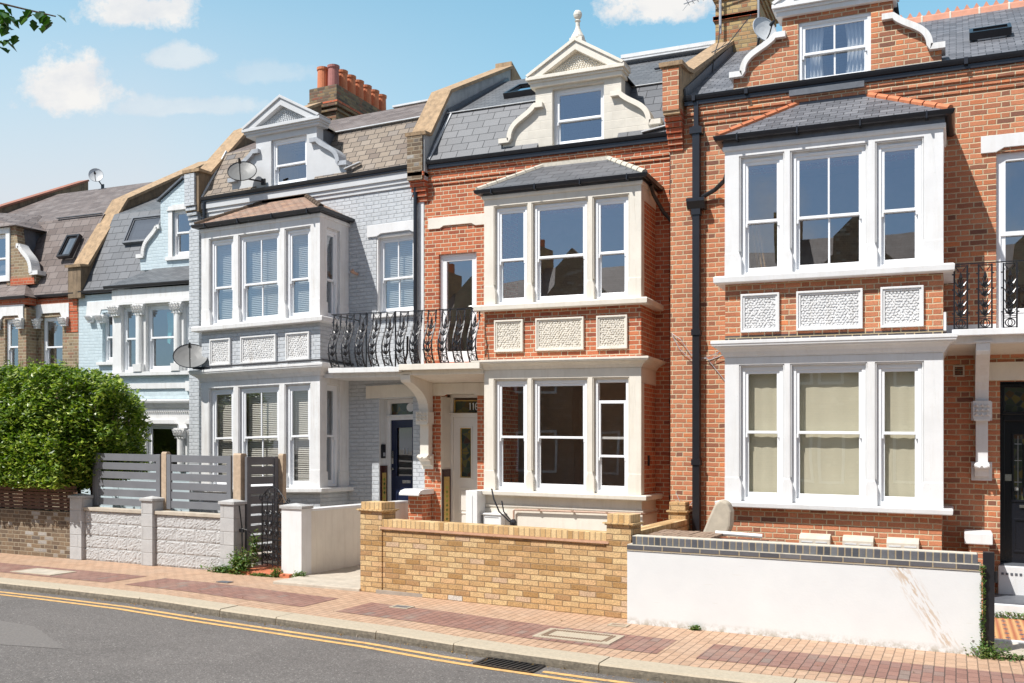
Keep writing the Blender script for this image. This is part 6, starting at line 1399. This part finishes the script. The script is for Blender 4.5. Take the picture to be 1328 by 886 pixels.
t = thing('weeds', 'small green weed tuft in front of the pale pier right of the iron gate', 'plant', (-9.5, 12.66, 0)); leafcloud('foliage', clump(-9.88, 12.66, .05, .1, .06, .08, 260) + clump(-9.45, 12.70, .05, .12, .05, .06, 260) + clump(-10.15, 12.62, .02, .25, .04, .03, 160), .05, M['weed'], t)
b = MB(); b.tube([(-9.45, 12.7, 0), (-9.44, 12.7, .1)], .005, 4); b.build('stem', M['bark'], t)
o = leafcloud('weeds', clump(-2.82, 11.42, .03, .07, .03, .03, 120), .045, M['weed']); tag(o, 'tiny weed growing where the white wall meets the pavement', 'plant')
# bin store lid and rubbish in the right-hand yard
t = thing('bin_store', 'low store with a brown tiled lid, just behind the left end of the white wall', 'bin store', (-3.2, 12.4, 0))
b = MB(); b.box(-3.62, -2.88, 11.80, 13.0, 0, 1.0); b.build('carcass', M['rust'], t); b = MB()
for i in range(10):
    for j in range(9): b.box(-3.64 + i * .085, -3.64 + i * .085 + .077, 11.74 + j * .15, 11.74 + j * .15 + .138, 1.0, 1.035 + random.uniform(-.004, .004))
b.build('tiled_lid', M['rust'], t, bevel=.004)
b = MB(); P = [(-3.2, .95), (-2.86, .95), (-2.80, 1.1), (-2.79, 1.3), (-2.84, 1.42), (-2.93, 1.46), (-3.01, 1.40), (-3.1, 1.2)]; b.prismY([(x, z) for x, z in P], 13.35, 13.6)
tag(b.build('rubble_sack', M['bag'], bevel=.03), 'pale canvas sack leaning at the left foot of the white bay', 'sack')
b = MB(); b.tube([(-2.9, 12.9, 1.04), (-2.3, 12.95, 1.02)], .03, 8); tag(b.build('pipe_offcut', M['plastic']), 'short grey pipe lying behind the white wall below the sill', 'pipe')
b = MB(); b.box(-3.0, -2.2, 12.7, 12.85, .9, .985); tag(b.build('timber_plank', M['brownwood'], bevel=.004), 'brown plank lying behind the white wall, under the pipe', 'plank')
b = MB(); b.box(-3.2, -2.1, 12.5, 13.8, 0, .9); tag(b.build('rubble_pile', M['rust'], bevel=.04), 'brown heap under the plank behind the white wall', 'rubble')

# ================================================================ hedge and brown wall at the left
t = thing('garden_wall', 'brown stained brick wall with dark timber slats on top, under the hedge', 'wall', (-16, 12.9, 0))
b = MB(); b.box(-19.5, -14.5, 12.76, 12.98, -.1, .84); b.build('brickwork', M['stock'], t)
for i in range(7): b = MB(); b.box(-19.5, -14.46, 12.80, 12.84, .86 + i * .066, .915 + i * .066); b.build('slat', M['brownwood'], t, bevel=.004)
t = thing('hedge', 'large rounded glossy green hedge on the left, overhanging the brown wall', 'hedge', (-16.3, 13.8, 0))
def inhedge():
    while True:
        x, y, z = random.uniform(-20.5, -13.3), random.uniform(12.35, 14.9), random.uniform(1.12, 3.62)
        # superellipsoid mass with a lumpy skin
        cx = (x + 17.3 + .35 * max(0, y - 13.2)) / (3.5 if x > -17.3 else 5); cy = (y - 13.65) / 1.27; cz = (z - 2.35) / 1.18
        d = (abs(cx) ** (4.5 if x > -17.3 else 3.4) + abs(cy) ** 3.2 + abs(cz) ** 3.2)
        lump = .17 * math.sin(x * 4.1 + z * 2.3) + .10 * math.sin(z * 5.7 + y * 3.0) + .09 * math.sin(x * 9.3 - z * 6.1) + .05 * math.sin(y * 13 + x * 11)
        d -= lump + .09 * math.sin(x * 17 + y * 7) * math.sin(z * 15 - y * 9)
        if .55 < d < 1.0 or (d < .55 and random.random() < .06) or (1.0 <= d < 1.12 and random.random() < .15): return (x, y, z)
leafcloud('foliage', [inhedge() for _ in range(72000)], .105, M['leaf'], t, .55)
leafcloud('overhang_foliage', [(random.uniform(-20, -14.35), 12.28 + abs(random.gauss(0, .22)), 1.33 + .05 * math.sin(random.random() * 40) + random.random() ** 1.5 * .9) for _ in range(9000)], .105, M['leaf'], t, .55)
leafcloud('inner_foliage', [(random.uniform(-20, -14.7), random.uniform(13.1, 14.3), random.uniform(1.4, 2.95)) for _ in range(5000)], .24, M['leaf'], t, .7)
b = MB()
for i in range(19):
    x = -19.8 + i * .27; b.tube([(x, 13.7, 0), (x + random.uniform(-.1, .1), 13.6, 1.2), (x + random.uniform(-.4, .4), 13.5 + random.uniform(-.4, .4), 2.2), (x + random.uniform(-.6, .6), 13.5 + random.uniform(-.6, .6), 3.0)], [.05, .035, .02, .008], 6)
b.build('stems', M['bark'], t)

# stray shoots standing off the hedge
b = MB(); sl = []
rs = random.Random(21)
for i in range(70):
    x = rs.uniform(-17.6, -14.0); y = rs.uniform(12.7, 13.9); z = 3.42 - max(0, (x + 15.2)) * .75; h_ = rs.uniform(.1, .3); dx = rs.uniform(-.12, .12)
    b.tube([(x, y, z - .25), (x + dx * .4, y, z), (x + dx, y, z + h_)], [.006, .004, .002], 4)
    sl += [(x + dx * f_ + rs.uniform(-.03, .03), y + rs.uniform(-.03, .03), z + h_ * f_) for f_ in [rs.random() for _ in range(9)]]
b.build('shoots', M['bark'], t, merge=False); leafcloud('shoot_leaves', sl, .075, M['leaf'], t, .5)
# dry leaves and grit gathered along the kerb
q = []
for i in range(150):
    x = rs.uniform(-11, -1.5); q.append((x, ky(x) - abs(rs.gauss(0, .06)) - .01, -.075))
for i in range(24): x = rs.uniform(-11, 0); q.append((x, rs.uniform(ky(x) + .4, 11.4), .012))
me_ = leafcloud('leaf_litter', q, .032, M['deadleaf']); stuff(me_, 'scattered dry leaf litter along the kerb and pavement', 'leaf litter')

# ================================================================ street tree whose branch tip hangs into the top-left corner
t = thing('street_tree', 'tree whose leafy branch tip hangs into the top left corner of the sky', 'tree', (-8.6, -.4, 0))
b = MB(); b.tube([(-8.6, -.4, -.1), (-8.5, -.3, 1.2), (-8.3, -.1, 2.6), (-8.0, .1, 3.6)], [.14, .11, .09, .06], 10); b.build('trunk', M['bark'], t)
br = [[(-8.1, 0, 3.4), (-6.6, 1.3, 4.0), (-5.2, 2.3, 4.15), (-4.18, 2.88, 4.14), (-3.81, 3.06, 4.05), (-3.65, 3.125, 4.01)], [(-6.6, 1.3, 4.0), (-5.9, 1.7, 4.6), (-5.2, 2.0, 5.0)], [(-4.45, 2.68, 4.14), (-4.05, 2.93, 3.99), (-3.88, 3.03, 3.87)], [(-8.1, 0, 3.3), (-8.9, -.5, 4.4), (-9.2, -.8, 5.2)], [(-8.0, .1, 3.5), (-7.9, .2, 4.8)]]  # branch tip pulled halfway to the camera along the line of sight, leaves halved
b = MB()
for P in br: b.tube(P, [.035, .02, .010, .006, .004, .003][:len(P)] if P is br[0] else [.008, .005, .003, .002][:len(P)] if P in br[1:3] else [.06, .04, .015][:len(P)], 6)
b.build('limb', M['bark'], t)
b = MB()
def bigleaf(p, s_, a):
    p = Vector(p); d = Vector((math.cos(a) * .75, math.sin(a) * .45, -.55)).normalized(); w = Vector((-math.sin(a), math.cos(a), random.uniform(-.4, .4))).normalized(); n = d.cross(w)
    out = [(0, 0), (.25, .30), (.45, .26), (.55, .42), (.75, .22), (1, 0), (.75, -.22), (.55, -.42), (.45, -.26), (.25, -.30)]
    for sgn in (1, -1):
        hs = [q for q in out if q[1] * sgn >= 0]; hs = hs if sgn > 0 else [(0, 0), (.25, -.30), (.45, -.26), (.55, -.42), (.75, -.22), (1, 0)]
        b.poly([p + d * u * s_ + w * v * s_ + n * abs(v) * s_ * .35 for u, v in hs])
rl = random.Random(12)
for P, k0 in ((br[0][2:], .1), (br[1][1:], .2), (br[2], .1)):
    for (q0, q1) in zip(P, P[1:]):
        for i in range(11):
            f_ = rl.random(); q = Vector(q0).lerp(Vector(q1), f_); bigleaf(q + Vector((rl.uniform(-.035, .035), rl.uniform(-.025, .025), rl.uniform(-.05, .015))), rl.uniform(.05, .072), rl.uniform(0, 6.28))
for c, n in (((-3.84, 3.01, 4.0), 16), ((-3.84, 3.01, 3.89), 8)):
    for _ in range(n): bigleaf((c[0] + rl.gauss(0, .035), c[1] + rl.gauss(0, .025), c[2] + rl.gauss(0, .02)), rl.uniform(.05, .072), rl.uniform(0, 6.28))
for c, n in (((-9.0, -.5, 4.6), 240), ((-7.9, .2, 4.7), 160)):
    for _ in range(n): bigleaf((c[0] + rl.gauss(0, .5), c[1] + rl.gauss(0, .45), c[2] + rl.gauss(0, .45)), rl.uniform(.05, .08), rl.uniform(0, 6.28))
b.build('crown', M['leaftree'], t, merge=False)

# ================================================================ terrace across the street (behind the camera, mirrored in the windows)
def opposite(x, w, hgt, wallm, gable):
    H = thing('terraced_house', 'brick gabled house across the street, seen only mirrored in the windows', 'house', (x + w / 2, -4, 0), 'houses across the street')
    s = MB(); s.box(x, x + w, -9, -4, -.1, hgt); s.box(x + .4, x + w * .55, -4, -3.2, -.1, hgt - 1.2); s.build('wall', wallm, H)
    s = MB(); s.prismX([(-4 + .2, hgt), (-6.6, hgt + 2.0), (-9.2, hgt)], x, x + w); s.build('roof', M['brownslate'], H)
    cx = x + w * .5
    s = MB(); s.prismY([(cx - 1.4, hgt), (cx - 1.2, hgt + .5), (cx - .8, hgt + .9), (cx - .75, hgt + 1.5), (cx, hgt + 2.2), (cx + .75, hgt + 1.5), (cx + .8, hgt + .9), (cx + 1.2, hgt + .5), (cx + 1.4, hgt)], -4.3, -4.0); s.build('dormer', wallm, H)
    s = MB(); s.box(x - .3, x + .4, -7.4, -6.0, hgt, hgt + 2.9); c = s.build('chimney', M['chim'], H)
    s = MB()
    for k in range(3): s.lathe(x + .05, -6.2 - k * .45, [(.13, hgt + 2.9), (.12, hgt + 3.4)], 8)
    s.build('chimney_pots', M['terra'], c)
    for z in (1.2, 4.2):
        for u in (.6, 1.5, w * .7):
            if z + 1.7 < hgt - .1:
                yy = -3.2 if u < w * .5 else -4.0
                f = MB(); f.ring(x + u, x + u + .75, z, z + 1.6, .08, yy, yy + .05); f.build('window', M['upvc'], H)
for i, (x, w, h_) in enumerate(((-21, 5.2, 7.1), (-15.8, 5.2, 7.5), (-10.6, 5.2, 7.1), (-5.4, 5.2, 7.5), (-.2, 5.2, 7.2), (5.0, 5.2, 7.5), (10.2, 5.2, 7.1))): opposite(x, w, h_, M['stock'] if i % 2 else M['stocky'], True)

# things seen through the windows
b = MB(); 
for i, x in enumerate((-2.60, -2.54, -2.49)): b.obox((x, 14.42, 4.62), (x - .13, 14.46, 5.55 - .06 * i), .03, .02)
tag(b.build('timber_strips', M['woodstrip']), 'bare timber strips leaning inside the left upstairs window of the white bay', 'timber')
b = MB(); P = [(-15.98, 5.02), (-15.80, 5.05), (-15.62, 5.02), (-15.60, 4.72), (-15.66, 4.48), (-15.72, 4.62), (-15.80, 4.66), (-15.88, 4.30), (-15.96, 4.34), (-15.94, 4.7)]
b.prismY([(x, z) for x, z in P], 16.62, 16.65); tag(b.build('hanging_garment', M['teal'], bevel=.01), 'teal garment hanging inside the upstairs window of the pale blue house', 'clothing')
